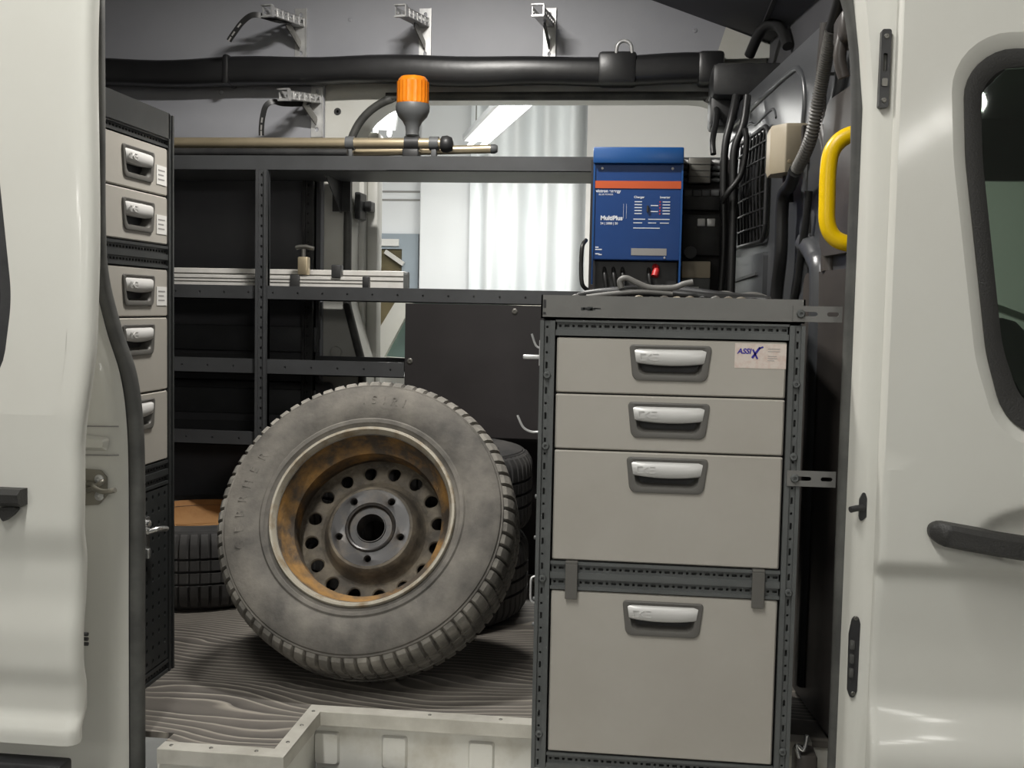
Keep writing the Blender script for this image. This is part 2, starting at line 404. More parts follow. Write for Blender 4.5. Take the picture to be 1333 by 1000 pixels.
# ---- bulkhead towards the cab: slanted plane x = .42 - .11 (y - 2.1)
def bx(y, off=0): return .42-.11*(y-2.1)-off
fB = lambda u, v, w: Vector((bx(u, w), u, v))      # u along y, v up, w towards the load space
b = NB(); gl = rrect(2.99, 3.41, 1.055, 1.345, .03)
holeplate(b, [(2.02, -.02), (3.70, -.02), (3.70, 1.49), (2.02, 1.49)], gl, fB, (3.2, 1.2), 40, .05, False)
bulk = struct('wall_front', b, 'bulk', None, 30)
b = NB(); prism(b, [(2.02, 1.485), (3.70, 1.485), (3.70, 1.80), (2.02, 1.80)], fB, -.14, -.12); obj('upper_panel', b, 'board_dark', bulk)
b = NB(); loft(b, [[fB(u, v, w) for v, w in ((1.49, 0), (1.497, -.03), (1.49, -.13))] for u in (2.02, 3.70)], False); obj('ledge', b, 'bulk', bulk)
# pressed relief: recess edges, ribs
def rib(pts, r, m='bulk', name='pressed_rib'):
    b = NB(); tube(b, spline([fB(u, v, .0) for u, v in pts], 6), r, 8); return obj(name, b, m, bulk, 60)
rib([(3.65, 1.43), (3.4, 1.435), (2.85, 1.445), (2.72, 1.43), (2.66, 1.36), (2.68, 1.25)], .008)
rib([(3.62, 1.39), (3.3, 1.40), (3.2, 1.385), (3.0, 1.39), (2.95, 1.36)], .004)
rib([(2.60, .1), (2.60, .8), (2.58, 1.05), (2.62, 1.12), (2.62, 1.2)], .012)
rib([(2.45, .05), (2.45, .86), (2.50, .98), (2.60, 1.02)], .028)
rib([(2.48, 1.48), (2.50, 1.3), (2.42, 1.18), (2.40, .95)], .02, 'bulk_brown')
rib([(2.40, 1.48), (2.36, 1.34), (2.44, 1.26)], .018)
b = NB(); prism(b, rrect(2.12, 2.56, .02, .95, .03), fB, .0, .014); obj('lower_lining', b, 'bulk_brown', bulk, 40)
b = NB(); prism(b, rrect(2.14, 2.42, .98, 1.30, .05), fB, .0, .02); obj('pillar_lining', b, 'bulk_brown', bulk, 40)
b = NB(); prism(b, rrect(2.99, 3.44, .90, 1.02, .012), fB, 0, .012); obj('lower_plate', b, 'bulk', bulk, 40)
b = NB(); bar(b, fB(3.05, .965, .016), fB(3.40, .95, .016), .008, .008); obj('pale_strip', b, 'grey_pl', bulk)
for u, v in ((3.33, 1.40), (3.15, 1.385), (3.42, 1.375), (3.28, 1.37)):
    b = NB(); lathe(b, [(.006, .003), (.005, -.001)], 8, fB(u, v, 0), 'X', False, True); obj('hole', b, 'blackplastic', bulk)
b = NB(); box(b, .47, .49, 2.98, 3.42, 1.04, 1.36); obj('window_backing', b, 'blackplastic', bulk)

# wire mesh guard over the bulkhead window
mg = thing('window_guard', 'black wire mesh guard over the small bulkhead window', 'window guard', tuple(fB(3.2, 1.05, .01)))
b = NB(); fr = [fB(u, v, .012) for u, v in rrect(2.985, 3.415, 1.05, 1.35, .04)]
tube(b, fr+[fr[0]], .006, 8, False); obj('frame', b, 'mesh', mg, 60)
for i in range(9):
    y = 3.03+i*.043; b = NB(); tube(b, [fB(y, 1.05, .012), fB(y, 1.2, .02), fB(y, 1.35, .012)], .0026, 6); obj('wire', b, 'mesh', mg, 60)
for i in range(6):
    z = 1.09+i*.044; b = NB(); tube(b, [fB(2.985, z, .014), fB(3.2, z, .022), fB(3.415, z, .014)], .0026, 6); obj('wire', b, 'mesh', mg, 60)
# ================================================================== NEAR APERTURE
def seal(name, pts, r, label, rx=1.0):
    b = NB(); P = spline(pts, 6); tube(b, P, r, 12, True, None, rx); o = obj(name, b, 'rubber', None, 60, kind='structure'); o['label'] = label; return o
seal('trim_9', [(-1.043, 2.045, 1.62), (-1.043, 2.045, 1.2), (-1.043, 2.045, 1.0), (-1.036, 2.045, .90), (-1.010, 2.045, .80), (-.982, 2.045, .72), (-.969, 2.045, .63), (-.965, 2.045, .5), (-.966, 2.045, .2), (-.966, 2.045, -.16)], .0155, 'black rubber door seal with a swan-neck bend beside the small drawers')
seal('trim_10', [(.20, 2.05, 1.55), (.28, 2.05, 1.51), (.335, 2.05, 1.44), (.362, 2.05, 1.34), (.372, 2.05, 1.2), (.374, 2.05, 1.0), (.374, 2.05, .6), (.376, 2.05, .2), (.376, 2.05, -.15)], .0165, 'black rubber door seal beside the yellow grab handle')
# rear pillar jamb (white) between the open sliding door and the seal
b = NB()
path = [(1.62, -1.050), (1.0, -1.050), (.90, -1.042), (.80, -1.018), (.72, -.992), (.63, -.979), (.5, -.975), (.2, -.976), (-.16, -.976)]
pz = spline([(x, 0, z) for z, x in path], 5)
loft(b, [[Vector((p.x, 2.03, p.z)), Vector((p.x-.010, 2.012, p.z)), Vector((p.x-.03, 2.0, p.z)), Vector((-1.15, 1.99, p.z)), Vector((-1.3, 1.985, p.z))] for p in pz], False)
bmesh.ops.solidify(b, geom=b.faces[:], thickness=.012)
jam = struct('trim_11', b, 'paint', None, 40)
for z, x in ((.62, -1.04), (.565, -1.03)):
    b = NB(); tube(b, [(-1.12, 1.989, z), (-1.0, 1.997, z+.001), (-.985, 2.01, z)], .0014, 6); obj('panel_seam', b, 'greyink', jam)
b = NB(); loft(b, [[Vector((u, 1.994, v)) for u, v in rpoly([(-1.13, .575), (-1.0, .575), (-.995, .60), (-1.13, .612)], .006)], [Vector((u, 1.984, v)) for u, v in rpoly([(-1.12, .58), (-1.005, .582), (-1.003, .595), (-1.12, .605)], .004)]], True, False, True); obj('pressed_step', b, 'paint', jam, 40)
# B-pillar on the front side
b = NB()
sec = [(.366, 2.055), (.372, 2.035), (.376, 2.0), (.382, 1.985), (.398, 1.975), (.412, 1.968), (.418, 1.985), (.43, 2.02), (.44, 2.06)]
zs = [-.2, 0, .3, .55, .8, 1.1, 1.22, 1.32, 1.42, 1.62]
loft(b, [[Vector((x - (.03*smst(1.2, 1.5, z) if x < .39 else 0), y, z)) for x, y in sec] for z in zs], False)
bp_ = struct('trim_12', b, 'paint', None, 40)
b = NB(); box(b, .39, .46, 2.03, 2.10, -.2, 1.7); obj('pillar_core', b, 'bulk_brown', bp_)
# door hardware on the pillars
st = thing('door_striker', 'dark steel hook striker plate with two bolts on the white rear pillar', 'striker', (-1.02, 1.985, .46))
b = NB(); prism(b, rpoly([(-1.055, .468), (-1.015, .472), (-1.0, .49), (-1.0, .525), (-1.012, .538), (-1.055, .54)], .006), lambda u, v, w: Vector((u, 1.995-w, v)), 0, .006); obj('plate', b, 'striker', st, 30)
for z in (.489, .521):
    b = NB(); lathe(b, [(.009, 0), (.009, -.003), (.004, -.005), (.003, -.003)], 14, (-1.013, 1.989, z), 'Y', False, True); obj('bolt', b, 'zinc', st, 40)
b = NB(); tube(b, spline([(-1.045, 1.985, .512), (-1.02, 1.975, .512), (-1.005, 1.955, .509), (-.980, 1.940, .506), (-.955, 1.935, .511)], 5), .005, 8)
tube(b, spline([(-1.04, 1.985, .498), (-1.02, 1.97, .505), (-1.0, 1.965, .517), (-.998, 1.97, .52)], 5), .005, 8); obj('hook', b, 'striker', st, 60)
sp = thing('door_striker', 'black plastic striker pin on the white pillar beside the front door', 'striker', (.385, 1.98, .49))
b = NB(); prism(b, rpoly([(.386, .50), (.397, .51), (.397, .54), (.391, .558), (.384, .54), (.384, .51)], .003), lambda u, v, w: Vector((u, 1.984-w, v)), 0, .008); obj('base', b, 'blackplastic', sp, 40)
b = NB(); tube(b, [(.39, 1.975, .526), (.378, 1.968, .526), (.366, 1.962, .524)], .0055, 10); obj('pin', b, 'blackplastic', sp, 60)
g = thing('door_guide', 'long black oval door guide low on the white front pillar', 'door guide', (.385, 1.98, .18))
b = NB(); prism(b, rpoly([(.377, .20), (.384, .178), (.393, .20), (.394, .32), (.388, .342), (.380, .325), (.376, .30)], .005), lambda u, v, w: Vector((u, 1.986-w, v)), 0, .009); obj('base', b, 'blackplastic', g, 40)
for z in (.225, .25, .275): b = NB(); box(b, .377, .385, 1.970, 1.979, z, z+.016, .002); obj('rubber_block', b, 'rubber', g, 40)
for z in (.195, .33): screw(g, (.386, 1.977, z), '-Y', .004, .002, 'steel_d')
g = thing('door_catch', 'black slotted catch plate high on the white front pillar', 'door catch', (.39, 1.98, 1.21))
b = NB(); f = lambda u, v, w: Vector((u, 1.972-w*-1, v))
holeplate(b, rrect(.386, .402, 1.21, 1.34, .004), rrect(.390, .397, 1.27, 1.30, .002), lambda u, v, w: Vector((u, 1.964-w, v)), (.3935, 1.285), 16, .02, True, .02); obj('plate', b, 'blackplastic', g, 40)
b = NB(); prism(b, rrect(.389, .398, 1.245, 1.258, .002), lambda u, v, w: Vector((u, 1.964-w, v)), -.002, .003); obj('tongue', b, 'steel_d', g)
for z in (1.222, 1.328): screw(g, (.394, 1.964, z), '-Y', .0045, .002, 'steel_d')

# ---- open sliding door (left)
SD = 1.80
def prof_l(z):
    y = .075*max(0, z-.66)
    y += .014*smst(.47, .395, z) - .010*smst(.35, .26, z) + .010*smst(.22, .17, z) - .018*smst(.135, .10, z)
    return y
def edge_l(z): return -.986+.007*smst(.3, .55, z)+.019*smst(.58, .8, z)-.016*smst(.9, 1.36, z)
sd = thing('sliding_door', 'white sliding side door of the van, slid open with black grip handle', 'van door', (-1.5, 1.83, -.15))
b = NB(); wpoly = rpoly([(-2.0, .68), (-1.10, .68), (-1.082, .86), (-1.16, 1.40), (-2.0, 1.40)], [.1, .10, .3, .12, .1], 8)
cw = (-1.5, 1.05)
def fl(u, v, w): return Vector((u, SD+prof_l(v)-w, v))
zc = [.66+.02*i for i in range(45)]
outer = [(-2.2, .66)]+[(-2.2, 1.60), (edge_l(1.6), 1.60)][::-1]
op = [(-2.2, .66), (edge_l(.66)-.02, .66)]+[(edge_l(.66+.05*i)-.02, .66+.05*i) for i in range(1, 19)]+[(-2.2, 1.56)]
holeplate(b, op, wpoly, fl, cw, 80, .012, False, 0, 8)
# below the window: fine rows with the pressed creases, rounded leading edge
zr = [.66-.01*i for i in range(59)]
loft(b, [[Vector((x, SD+prof_l(z), z)) for x in (-2.2, -1.6, -1.3, -1.15, -1.08, -1.03, edge_l(z)-.02)] for z in zr], False)
zall = [1.56-.02*i for i in range(45)]+zr
def edge_sec(z):
    e = edge_l(z); y = SD+prof_l(z); r = .022
    return [Vector((e-.02, y, z)), Vector((e, y, z))]+[Vector((e+r*sin(a), y+r*(1-cos(a)), z)) for a in (pi/8, pi/4, 3*pi/8, pi/2)]+[Vector((e+.016, y+.04, z)), Vector((e-.012, y+.075, z)), Vector((e-.03, y+.08, z)), Vector((e-.25, y+.08, z))]
obj('door_skin', b, 'paint', sd, 35)
b = NB(); loft(b, [edge_sec(z) for z in zall], False); obj('door_edge', b, 'paint', sd, 35)
b = NB(); inner = rpoly([(-1.98, .70), (-1.12, .70), (-1.104, .86), (-1.18, 1.38), (-1.98, 1.38)], [.09, .08, .25, .10, .09], 8)
holeplate(b, wpoly, inner, lambda u, v, w: fl(u, v, w-.004), cw, 60, .01, False, 0); obj('window_gasket', b, 'blackplastic', sd, 40)
b = NB(); A = [2*pi*k/48 for k in range(48)]; pl = ringat(inner, A, cw); prism(b, pl, lambda u, v, w: fl(u, v, w), -.010, -.006); obj('window_glass', b, 'glass_dark', sd)
b = NB(); loft(b, [[Vector((-1.30+i*.0, 0, 0))+Vector((dx, SD-.004-dy, .517+dz)) for dy, dz in ((-.012, -.012), (.014, -.014), (.026, -.006), (.028, .008), (.018, .016), (-.012, .016))] for i, dx in enumerate((0, .1, .2, .235, .252))], True, True, True); obj('handle', b, 'handle_black', sd, 30)
b = NB(); loft(b, [[Vector((x, SD-.003-d, z)) for x, z in rpoly([(-1.10, .498), (-1.055, .502), (-1.068, .487), (-1.085, .474)], .004)] for d in (0, .012)], True, True, True); obj('handle_foot', b, 'handle_black', sd, 30)
for z in (.238, .247, .256): b = NB(); tube(b, [(-1.0, 1.878, z), (-.980, 1.878, z)], .0036, 6); obj('bump_pin', b, 'blackplastic', sd, 60)
b = NB(); box(b, -2.2, -.985, SD-.012, SD+.03, .02, .048, .006); obj('lower_moulding', b, 'blackplastic', sd, 40)

# ---- front passenger door (right)
FD = 1.93
def prof_r(z): return .022*smst(.445, .410, z)+.010*smst(.41, .27, z)-.036*smst(.21, .09, z)
def cup(x, z):
    q = ((x-.69)/.115)**2+((z-.492)/.052)**2
    return .028*max(0, 1-q)**.6 if q < 1 else 0
fd = thing('front_door', 'white front door of the van with dark-framed window and black bar handle', 'van door', (.9, 1.96, -.15))
wp = rpoly([(.612, .665), (1.45, .665), (1.30, 1.30), (.512, 1.30), (.524, 1.12), (.572, .80)], [.09, .12, .10, .075, .5, .3], 8)
wo = rpoly([(.600, .645), (1.475, .645), (1.32, 1.325), (.488, 1.325), (.502, 1.12), (.552, .79)], [.10, .12, .11, .09, .5, .3], 8)
cf = (.85, 1.0)
fr_ = lambda u, v, w: Vector((u, FD+prof_r(v)-w, v))
b = NB()
holeplate(b, [(.414, .60), (1.6, .60), (1.6, 1.56), (.414, 1.56)], wo, fr_, cf, 64, 0, False, 0, 4)
bs_ = NB(); A = angset([wo, wp], cf, 64); loft(bs_, [[fr_(u, v, 0) for u, v in ringat(wo, A, cf)], [fr_(u, v, -.003) for u, v in ringat([((a[0]*2+c[0])/3, (a[1]*2+c[1])/3) for a, c in zip(ringat(wo, A, cf), ringat(wp, A, cf))], A, cf)], [fr_(u, v, -.013) for u, v in ringat(wp, A, cf)]])
xs = [.414+.012*i for i in range(50)]+[1.1, 1.35, 1.6]; zr = [.60-.008*i for i in range(88)]
loft(b, [[Vector((x, FD+prof_r(z)+cup(x, z), z)) for x in xs] for z in zr], False)
loft(b, [[Vector((.414, FD+prof_r(z), z)), Vector((.410, FD+prof_r(z)+.004, z)), Vector((.410, FD+prof_r(z)+.05, z))] for z in [1.56-.06*i for i in range(16)]+zr], False)
obj('door_skin', b, 'paint', fd, 60); obj('window_surround', bs_, 'paint', fd, 60)
wi = rpoly([(.640, .700), (1.42, .700), (1.28, 1.272), (.540, 1.272), (.552, 1.12), (.598, .81)], [.08, .10, .08, .055, .5, .3], 8)
b = NB(); A = angset([wp, wi], cf, 48); o1 = ringat(wp, A, cf); o2 = ringat(wi, A, cf)
mid = [((a[0]+c[0])/2, (a[1]+c[1])/2) for a, c in zip(o1, o2)]
loft(b, [[fr_(u, v, -.014) for u, v in o1], [fr_(u, v, -.006) for u, v in o1], [fr_(u, v, -.006) for u, v in mid], [fr_(u, v, -.012) for u, v in o2], [fr_(u, v, -.02) for u, v in o2]]); obj('window_gasket', b, 'handle_black', fd, 40)
b = NB(); prism(b, ringat(wi, [2*pi*k/48 for k in range(48)], cf), lambda u, v, w: fr_(u, v, w), -.017, -.013); obj('window_glass', b, 'glass', fd)
b = NB(); secs = []
for t in [0, .004, .012, .025, .045, .07, .1]+[i/16 for i in range(2, 17)]:
    x = .487+.32*t; z = .501-.035*t-.004*sin(pi*t); en = min(1, (1-(1-min(1, t*9))**2)**.5+.12)
    d = (.030+.012*sin(pi*min(1, t*1.3)))*min(1, .55+t*6); hh = .0195*en; base = -.002 if t < .28 else .012
    secs.append([Vector((x, FD-y, z+k*hh)) for y, k in ((base, -1), (d*.8, -1.0), (d, -.7), (d, .55), (d*.8, .95), (base, 1.0))])
loft(b, secs, True, True, True); obj('handle', b, 'handle_black', fd, 40)
b = NB(); tube(b, [(.413, 1.978, -.15), (.413, 1.978, 1.6)], .004, 6); obj('door_gap_seal', b, 'blackplastic', fd)
# cab seen through that window
b = NB(); box(b, .52, 2.2, 1.98, 3.85, 1.50, 1.54); struct('ceiling_cab', b, 'cabtrim')
b = NB(); holeplate(b, [(.50, -.1), (2.2, -.1), (2.2, 1.54), (.50, 1.54)], rpoly([(.75, .74), (1.9, .74), (1.55, 1.30), (.80, 1.30)], .07, 5), lambda u, v, w: Vector((u, 3.80+w, v)), (1.2, 1.0), 40, .03); struct('wall_cab', b, 'cabtrim')
b = NB(); box(b, .50, .52, 2.1, 3.8, -.1, 1.52); struct('wall_cab_rear', b, 'cabtrim')
b = NB(); box(b, .5, 2.2, 1.98, 3.85, -.16, -.1); struct('floor_cab', b, 'cabtrim')
sw = thing('steering_wheel', 'dark steering wheel seen through the front door window', 'steering wheel', (1.30, 3.35, .70))
b = NB(); tube(b, [Vector((1.30+.10*sin(2*pi*k/32)*.45, 3.35+.19*cos(2*pi*k/32), .80+.19*sin(2*pi*k/32)*.9)) for k in range(33)], .016, 8, False); obj('rim', b, 'seat', sw, 60)
b = NB(); bar(b, (1.30, 3.17, .80), (1.30, 3.53, .80), .02, .05); lathe(b, [(.06, -.02), (.055, .03)], 16, (1.30, 3.35, .80), 'X', True, True); obj('hub', b, 'seat', sw, 40)
ss = thing('cab_seat', 'dark fabric passenger seat behind the front door window', 'seat', (.95, 2.45, -.1))
b = NB(); box(b, .66, 1.15, 2.18, 2.68, -.1, .42, .05, 3); obj('seat_base', b, 'seat', ss, 50)
b = NB(); box(b, .60, .74, 2.20, 2.66, .38, .86, .05, 3); obj('backrest', b, 'seat', ss, 50)
b = NB(); box(b, .60, .69, 2.30, 2.56, .88, 1.02, .035, 3); obj('headrest', b, 'seat', ss, 50)
pb = thing('diagonal_bar', 'pale diagonal bar added inside the cab behind the front window', 'grab bar', (1.2, 3.7, .9))  # bar added for the pale diagonal strips behind the window glass
b = NB(); bar(b, (.86, 3.74, .99), (1.6, 3.74, .72), .02, .035, (0, 1, 0)); obj('bar', b, 'paint_in', pb)

# ================================================================== WHEELS
def wheel_meshes(R, w, rr, nb, groove):
    """visible (inner) face at y = 0 looking towards -y; rr = rim flange radius"""
    out = {}
    # tyre: lathe with angular grooves on the shoulders
    prof = [(rr-.012, .012, 0), (rr+.002, .004, 0), (rr+.010, .002, 0), (rr+.014, -.003, 0), (rr+.022, -.004, 0), (rr+.026, -.001, 0), (rr+.034, -.004, 0),
            (rr+.050, -.008, 0), (rr+.066, -.009, 0), (R-.036, -.005, 0), (R-.030, -.003, 0), (R-.028, .001, 0), (R-.024, .001, 0)]
    half = []
    N = nb*6; bt = NB(); rings = []
    def ring(r, y, g):
        rg = []
        for k in range(N):
            a = 2*pi*k/N; q = r-(g if k % 6 == 0 else 0); rg.append(Vector((q*cos(a), y, q*sin(a))))
        return rg
    back = [(r, w-y, 0) for r, y, g in prof][::-1]
    full = prof+back
    # carcass without tread
    for i in range(len(prof)-1): pass
    lathe(bt, [(r, y) for r, y, g in prof]+[(R-.016, .02), (R-.016, w-.02)]+[(r, y) for r, y, g in back], 128, (0, 0, 0), 'Y')
    out['tyre'] = bt
    b2 = NB(); sh = [(R-.026, .002, .004), (R-.014, .008, groove), (R-.005, .022, groove), (R-.001, .036, groove)]
    nr = 4; span = (w-.072)/nr; mid = []
    for i in range(nr):
        y0 = .036+i*span; y1 = y0+span
        if i: mid += [(R-.010, y0-.003, 0), (R-.010, y0+.003, 0), (R, y0+.004, .004 if i in (1, 2) else 0)]
        if i < nr-1: mid += [(R, y1-.004, .004)]
    tp = sh+mid+[(r, w-y, g) for r, y, g in sh][::-1]
    for r, y, g in tp: rings.append(ring(r, y, g))
    loft(b2, rings); out['tread'] = b2
    # rim barrel
    b3 = NB(); lathe(b3, [(rr-.012, .014), (rr-.022, .05), (rr-.038, .065), (rr-.040, .105), (rr-.030, .125), (rr-.030, .17), (rr-.016, w-.02), (rr, w-.008), (rr+.004, w-.004)], 96, (0, 0, 0), 'Y'); out['barrel'] = b3
    b4 = NB(); lathe(b4, [(rr+.003, .010), (rr+.004, .0), (rr+.001, -.005), (rr-.004, -.005), (rr-.008, .002), (rr-.012, .016), (rr-.016, .03)], 96, (0, 0, 0), 'Y'); out['flange'] = b4
    # disc with vent holes (16) and cone up to the hub
    b5 = NB(); ra, rb = rr-.034, rr-.082; yd = .148
    def dm(a, s): r = ra+(rb-ra)*s; return Vector((r*cos(a), yd-.004*sin(pi*s), r*sin(a)))
    nh = 16
    for k in range(nh):
        ac = 2*pi*(k+.5)/nh; hw = pi/nh; rm = (ra+rb)/2
        rect = [(-hw*rm, -.5), (hw*rm, -.5), (hw*rm, .5), (-hw*rm, .5)]; sc = abs(ra-rb)
        rect2 = [(x, y*sc) for x, y in rect]; A = angset([rect2], (0, 0), 20)
        o = ringat(rect2, A, (0, 0)); h = [(.0150*cos(a), .0165*sin(a)) for a in A]
        q = lambda p, dy=0: dm(ac+p[0]/rm, .5+p[1]/sc)+Vector((0, dy, 0))
        loft(b5, [[q(p) for p in o], [q((p[0]*1.18, p[1]*1.18)) for p in h], [q(p, .003) for p in h], [q(p, .009) for p in h]])
    lathe(b5, [(ra+.006, .135), (ra+.002, yd-.004), (ra, yd)], 96, (0, 0, 0), 'Y')
    lathe(b5, [(rb, yd), (rb-.006, yd+.004), (rb-.010, yd), (.112, .122), (.106, .106), (.100, .099), (.094, .0975)], 96, (0, 0, 0), 'Y')
    out['disc'] = b5
    b6 = NB(); ri, ro = .060, .094; rm = .077
    for k in range(5):
        ac = 2*pi*(k+.5)/5+.35; hw = pi/5; sc = ro-ri
        rect = [(-hw*rm, -sc/2), (hw*rm, -sc/2), (hw*rm, sc/2), (-hw*rm, sc/2)]; A = angset([rect], (0, 0), 24)
        o = ringat(rect, A, (0, 0)); h = [(.0068*cos(a), .0068*sin(a)) for a in A]
        q = lambda p, y: Vector(((rm+p[1])*cos(ac+p[0]/rm), y, (rm+p[1])*sin(ac+p[0]/rm)))
        # subdivide along the arc so that it stays round
        loft(b6, [[q(p, .0975) for p in o]]+[[q((p[0]*.5+e[0]*.5, p[1]*.5+e[1]*.5), .0975) for p, e in zip(o, h)], [q((p[0]*1.35, p[1]*1.35), .0965) for p in h], [q(p, .100) for p in h], [q(p, .112) for p in h]])
    lathe(b6, [(.0605, .0975), (.060, .094), (.057, .092), (.053, .094), (.052, .102), (.050, .104), (.036, .104), (.035, .100), (.0335, .100), (.0325, .104), (.0325, .15)], 64, (0, 0, 0), 'Y')
    for k in range(5):
        a = 2*pi*k/5+.2; lathe(b6, [(.0025, .1035), (.0022, .1045)], 8, (.043*cos(a), 0, .043*sin(a)), 'Y', False, True)
    out['hub'] = b6
    return out
WN = ['tyre', 'tread', 'barrel', 'flange', 'disc', 'hub']
def make_wheel(name, label, loc, rot, R, w, rr, mats, group=None, nb=72, groove=.011):
    t = thing(name, label, 'wheel', loc, group, rot); ms = wheel_meshes(R, w, rr, nb, groove)
    ty = obj('tyre', ms['tyre'], mats[0], t, 40, True)
    obj('tread', ms['tread'], mats[1], ty, 30, True)
    ri = obj('rim_barrel', ms['barrel'], mats[2], t, 40, True)
    obj('rim_flange', ms['flange'], mats[3], ri, 50, True); obj('wheel_disc', ms['disc'], mats[4], ri, 30, True); obj('hub_face', ms['hub'], mats[5], ri, 30, True)
    return t
LEAN = rad(29)
wh = make_wheel('steel_wheel', 'dusty tyre on a rusty steel wheel leaning back, deep rim facing out', (-.622, 2.452, .386), (-LEAN, 0, 0), .348, .21, .212,
                ('tyre', 'tread', 'rust', 'rim_edge', 'disc', 'hub'))
# sidewall lettering, raised rubber, worn
ORG['lt'] = Vector((0, 0, 0))
def arc_text(s, r, a0, size, parent, step):
    for i, ch in enumerate(s):
        if ch == ' ': continue
        cu = bpy.data.curves.new('t', 'FONT'); cu.body = ch; cu.size = size; cu.extrude = .0009; cu.align_x = 'CENTER'
        o = bpy.data.objects.new('t', cu); COL.objects.link(o); dg = bpy.context.evaluated_depsgraph_get()
        me = bpy.data.meshes.new_from_object(o.evaluated_get(dg)); bpy.data.objects.remove(o); bpy.data.curves.remove(cu)
        a = a0-i*step
        me.transform(Matrix.Translation((r*cos(a), -.0085, r*sin(a))) @ Matrix.Rotation(-(a-pi/2), 4, 'Y') @ Matrix.Rotation(pi/2, 4, 'X'))
        me.materials.clear(); me.materials.append(MT['tyre']); me.name = 'raised_letter'
        ob = bpy.data.objects.new('raised_letter', me); COL.objects.link(ob); ob.parent = parent
tyre0 = [c for c in wh.children if c.name.startswith('tyre')][0]
arc_text('GEBRHER', .272, rad(198), .03, tyre0, rad(7.5)); arc_text('ISIRI', .272, rad(96), .03, tyre0, rad(5))

DM = ('tyre_d', 'tyre_d', 'rust', 'rim_edge', 'disc', 'hub')
make_wheel('steel_wheel', 'wheel lying flat, lower of the two stacked behind the leaning wheel', (-.632, 3.085, .225), (-pi/2, 0, 0), .33, .215, .208, DM)
make_wheel('steel_wheel', 'wheel lying flat on top of another, its tyre showing beside the drawer cabinet', (-.625, 3.085, .461), (-pi/2, 0, .3), .33, .215, .208, DM)
make_wheel('steel_wheel', 'wheel lying flat on the floor with an orange rusted rim, below the shelves', (-1.31, 3.215, .222), (-pi/2, 0, .1), .33, .212, .208, ('tyre_d', 'tyre_d', 'rust_o', 'rust_o', 'rust_o', 'rust_o'))

# ================================================================== DRAWER CABINETS
def handle(parent, f, cu, cz, s=1.0, lipm='hlip'):
    """recessed pull: frame, pocket, silver lip with embossed mark. f(u, v, w)"""
    T = lambda e, y0, y1: rpoly([(cu-.069*s+e, cz-.034*s+y0), (cu+.069*s-e, cz-.034*s+y0), (cu+.077*s-e, cz+.034*s-y1), (cu-.077*s+e, cz+.034*s-y1)], [.014*s, .014*s, .007*s, .007*s], 5)
    o, i1, i2 = T(0, 0, 0), T(.012*s, .011*s, .008*s), T(.014*s, .013*s, .010*s)
    b = NB(); loft(b, [[f(u, v, -.001) for u, v in o], [f(u, v, .0035) for u, v in T(.001, .001, .001)], [f(u, v, .0045) for u, v in T(.004*s, .004*s, .003*s)], [f(u, v, .0025) for u, v in i1], [f(u, v, -.004) for u, v in i2], [f(u, v, -.021) for u, v in T(.018*s, .017*s, .014*s)]])
    h = obj('handle_frame', b, 'hframe', parent, 35)
    b = NB(); b.faces.new([b.verts.new(f(u, v, -.0205)) for u, v in T(.017*s, .016*s, .013*s)])
    bmesh.ops.solidify(b, geom=b.faces[:], thickness=.001); obj('handle_pocket', b, 'hpocket', parent)
    b = NB(); n = 14; secs = []
    for k in range(n+1):
        t = k/n; hw = .064*s; uu = cu-hw+2*hw*t; e = 1-abs(2*t-1)**6
        z1 = cz+.0255*s; z0 = cz+(-.005+.0045*abs(2*t-1)**2)*s
        tp = (1-2*abs(t-.5))*0
        sl = .0035*s*(2*t-1)
        secs.append([f(uu+sl, z1, -.012), f(uu+sl, z1, .001+.002*e), f(uu+sl*.6, z1-.004*s, .004+.004*e), f(uu+sl*.2, (z0+z1)/2, .005+.005*e), f(uu-sl*.2, z0+.003*s, .004+.004*e), f(uu-sl*.3, z0, .001+.002*e), f(uu-sl*.3, z0+.002, -.012)])
    loft(b, secs, True, True, True); lip = obj('handle_lip', b, lipm, parent, 50)
    b = NB(); L = cu-.055*s; zc = cz+.011*s
    for (a, c, d, e) in ((L, zc-.006*s, L, zc+.006*s), (L, zc-.006*s, L+.010*s, zc-.006*s), (L, zc+.006*s, L+.010*s, zc+.006*s), (L+.012*s, zc, L+.020*s, zc+.006*s), (L+.012*s, zc, L+.020*s, zc-.006*s),
                         (L+.023*s, zc+.006*s, L+.033*s, zc+.006*s), (L+.023*s, zc, L+.033*s, zc), (L+.023*s, zc-.006*s, L+.033*s, zc-.006*s), (L+.033*s, zc-.006*s, L+.033*s, zc)):
        bar(b, f(a, c, .0098), f(c and d, e, .0098), .0012, .0012, f(0, 0, 1)-f(0, 0, 0))
    obj('embossed_mark', b, lipm, parent)
def drawer(parent, f, u0, u1, v0, v1, hu, hv, s=1.0, th=.016):
    d = NB(); hole = rpoly([(hu-.068*s, hv-.033*s), (hu+.068*s, hv-.033*s), (hu+.076*s, hv+.033*s), (hu-.076*s, hv+.033*s)], [.014*s, .014*s, .007*s, .007*s], 5)
    o1 = rrect(u0, u1, v0, v1, .003, 3); o2 = rrect(u0+.0025, u1-.0025, v0+.0025, v1-.0025, .003, 3); c = (hu, hv)
    A = angset([o1, hole], c, 24)
    loft(d, [[f(u, v, -th) for u, v in ringat(o1, A, c)], [f(u, v, -.003) for u, v in ringat(o1, A, c)], [f(u, v, 0) for u, v in ringat(o2, A, c)], [f(u, v, 0) for u, v in ringat(hole, A, c)], [f(u, v, -th) for u, v in ringat(hole, A, c)]])
    dr = obj('drawer', d, 'drawer', parent, 30); handle(dr, f, hu, hv, s); return dr
def slot_rule(i, j, w, h): return (w, h) if (i+j) % 2 == 0 else (w, h*.35)

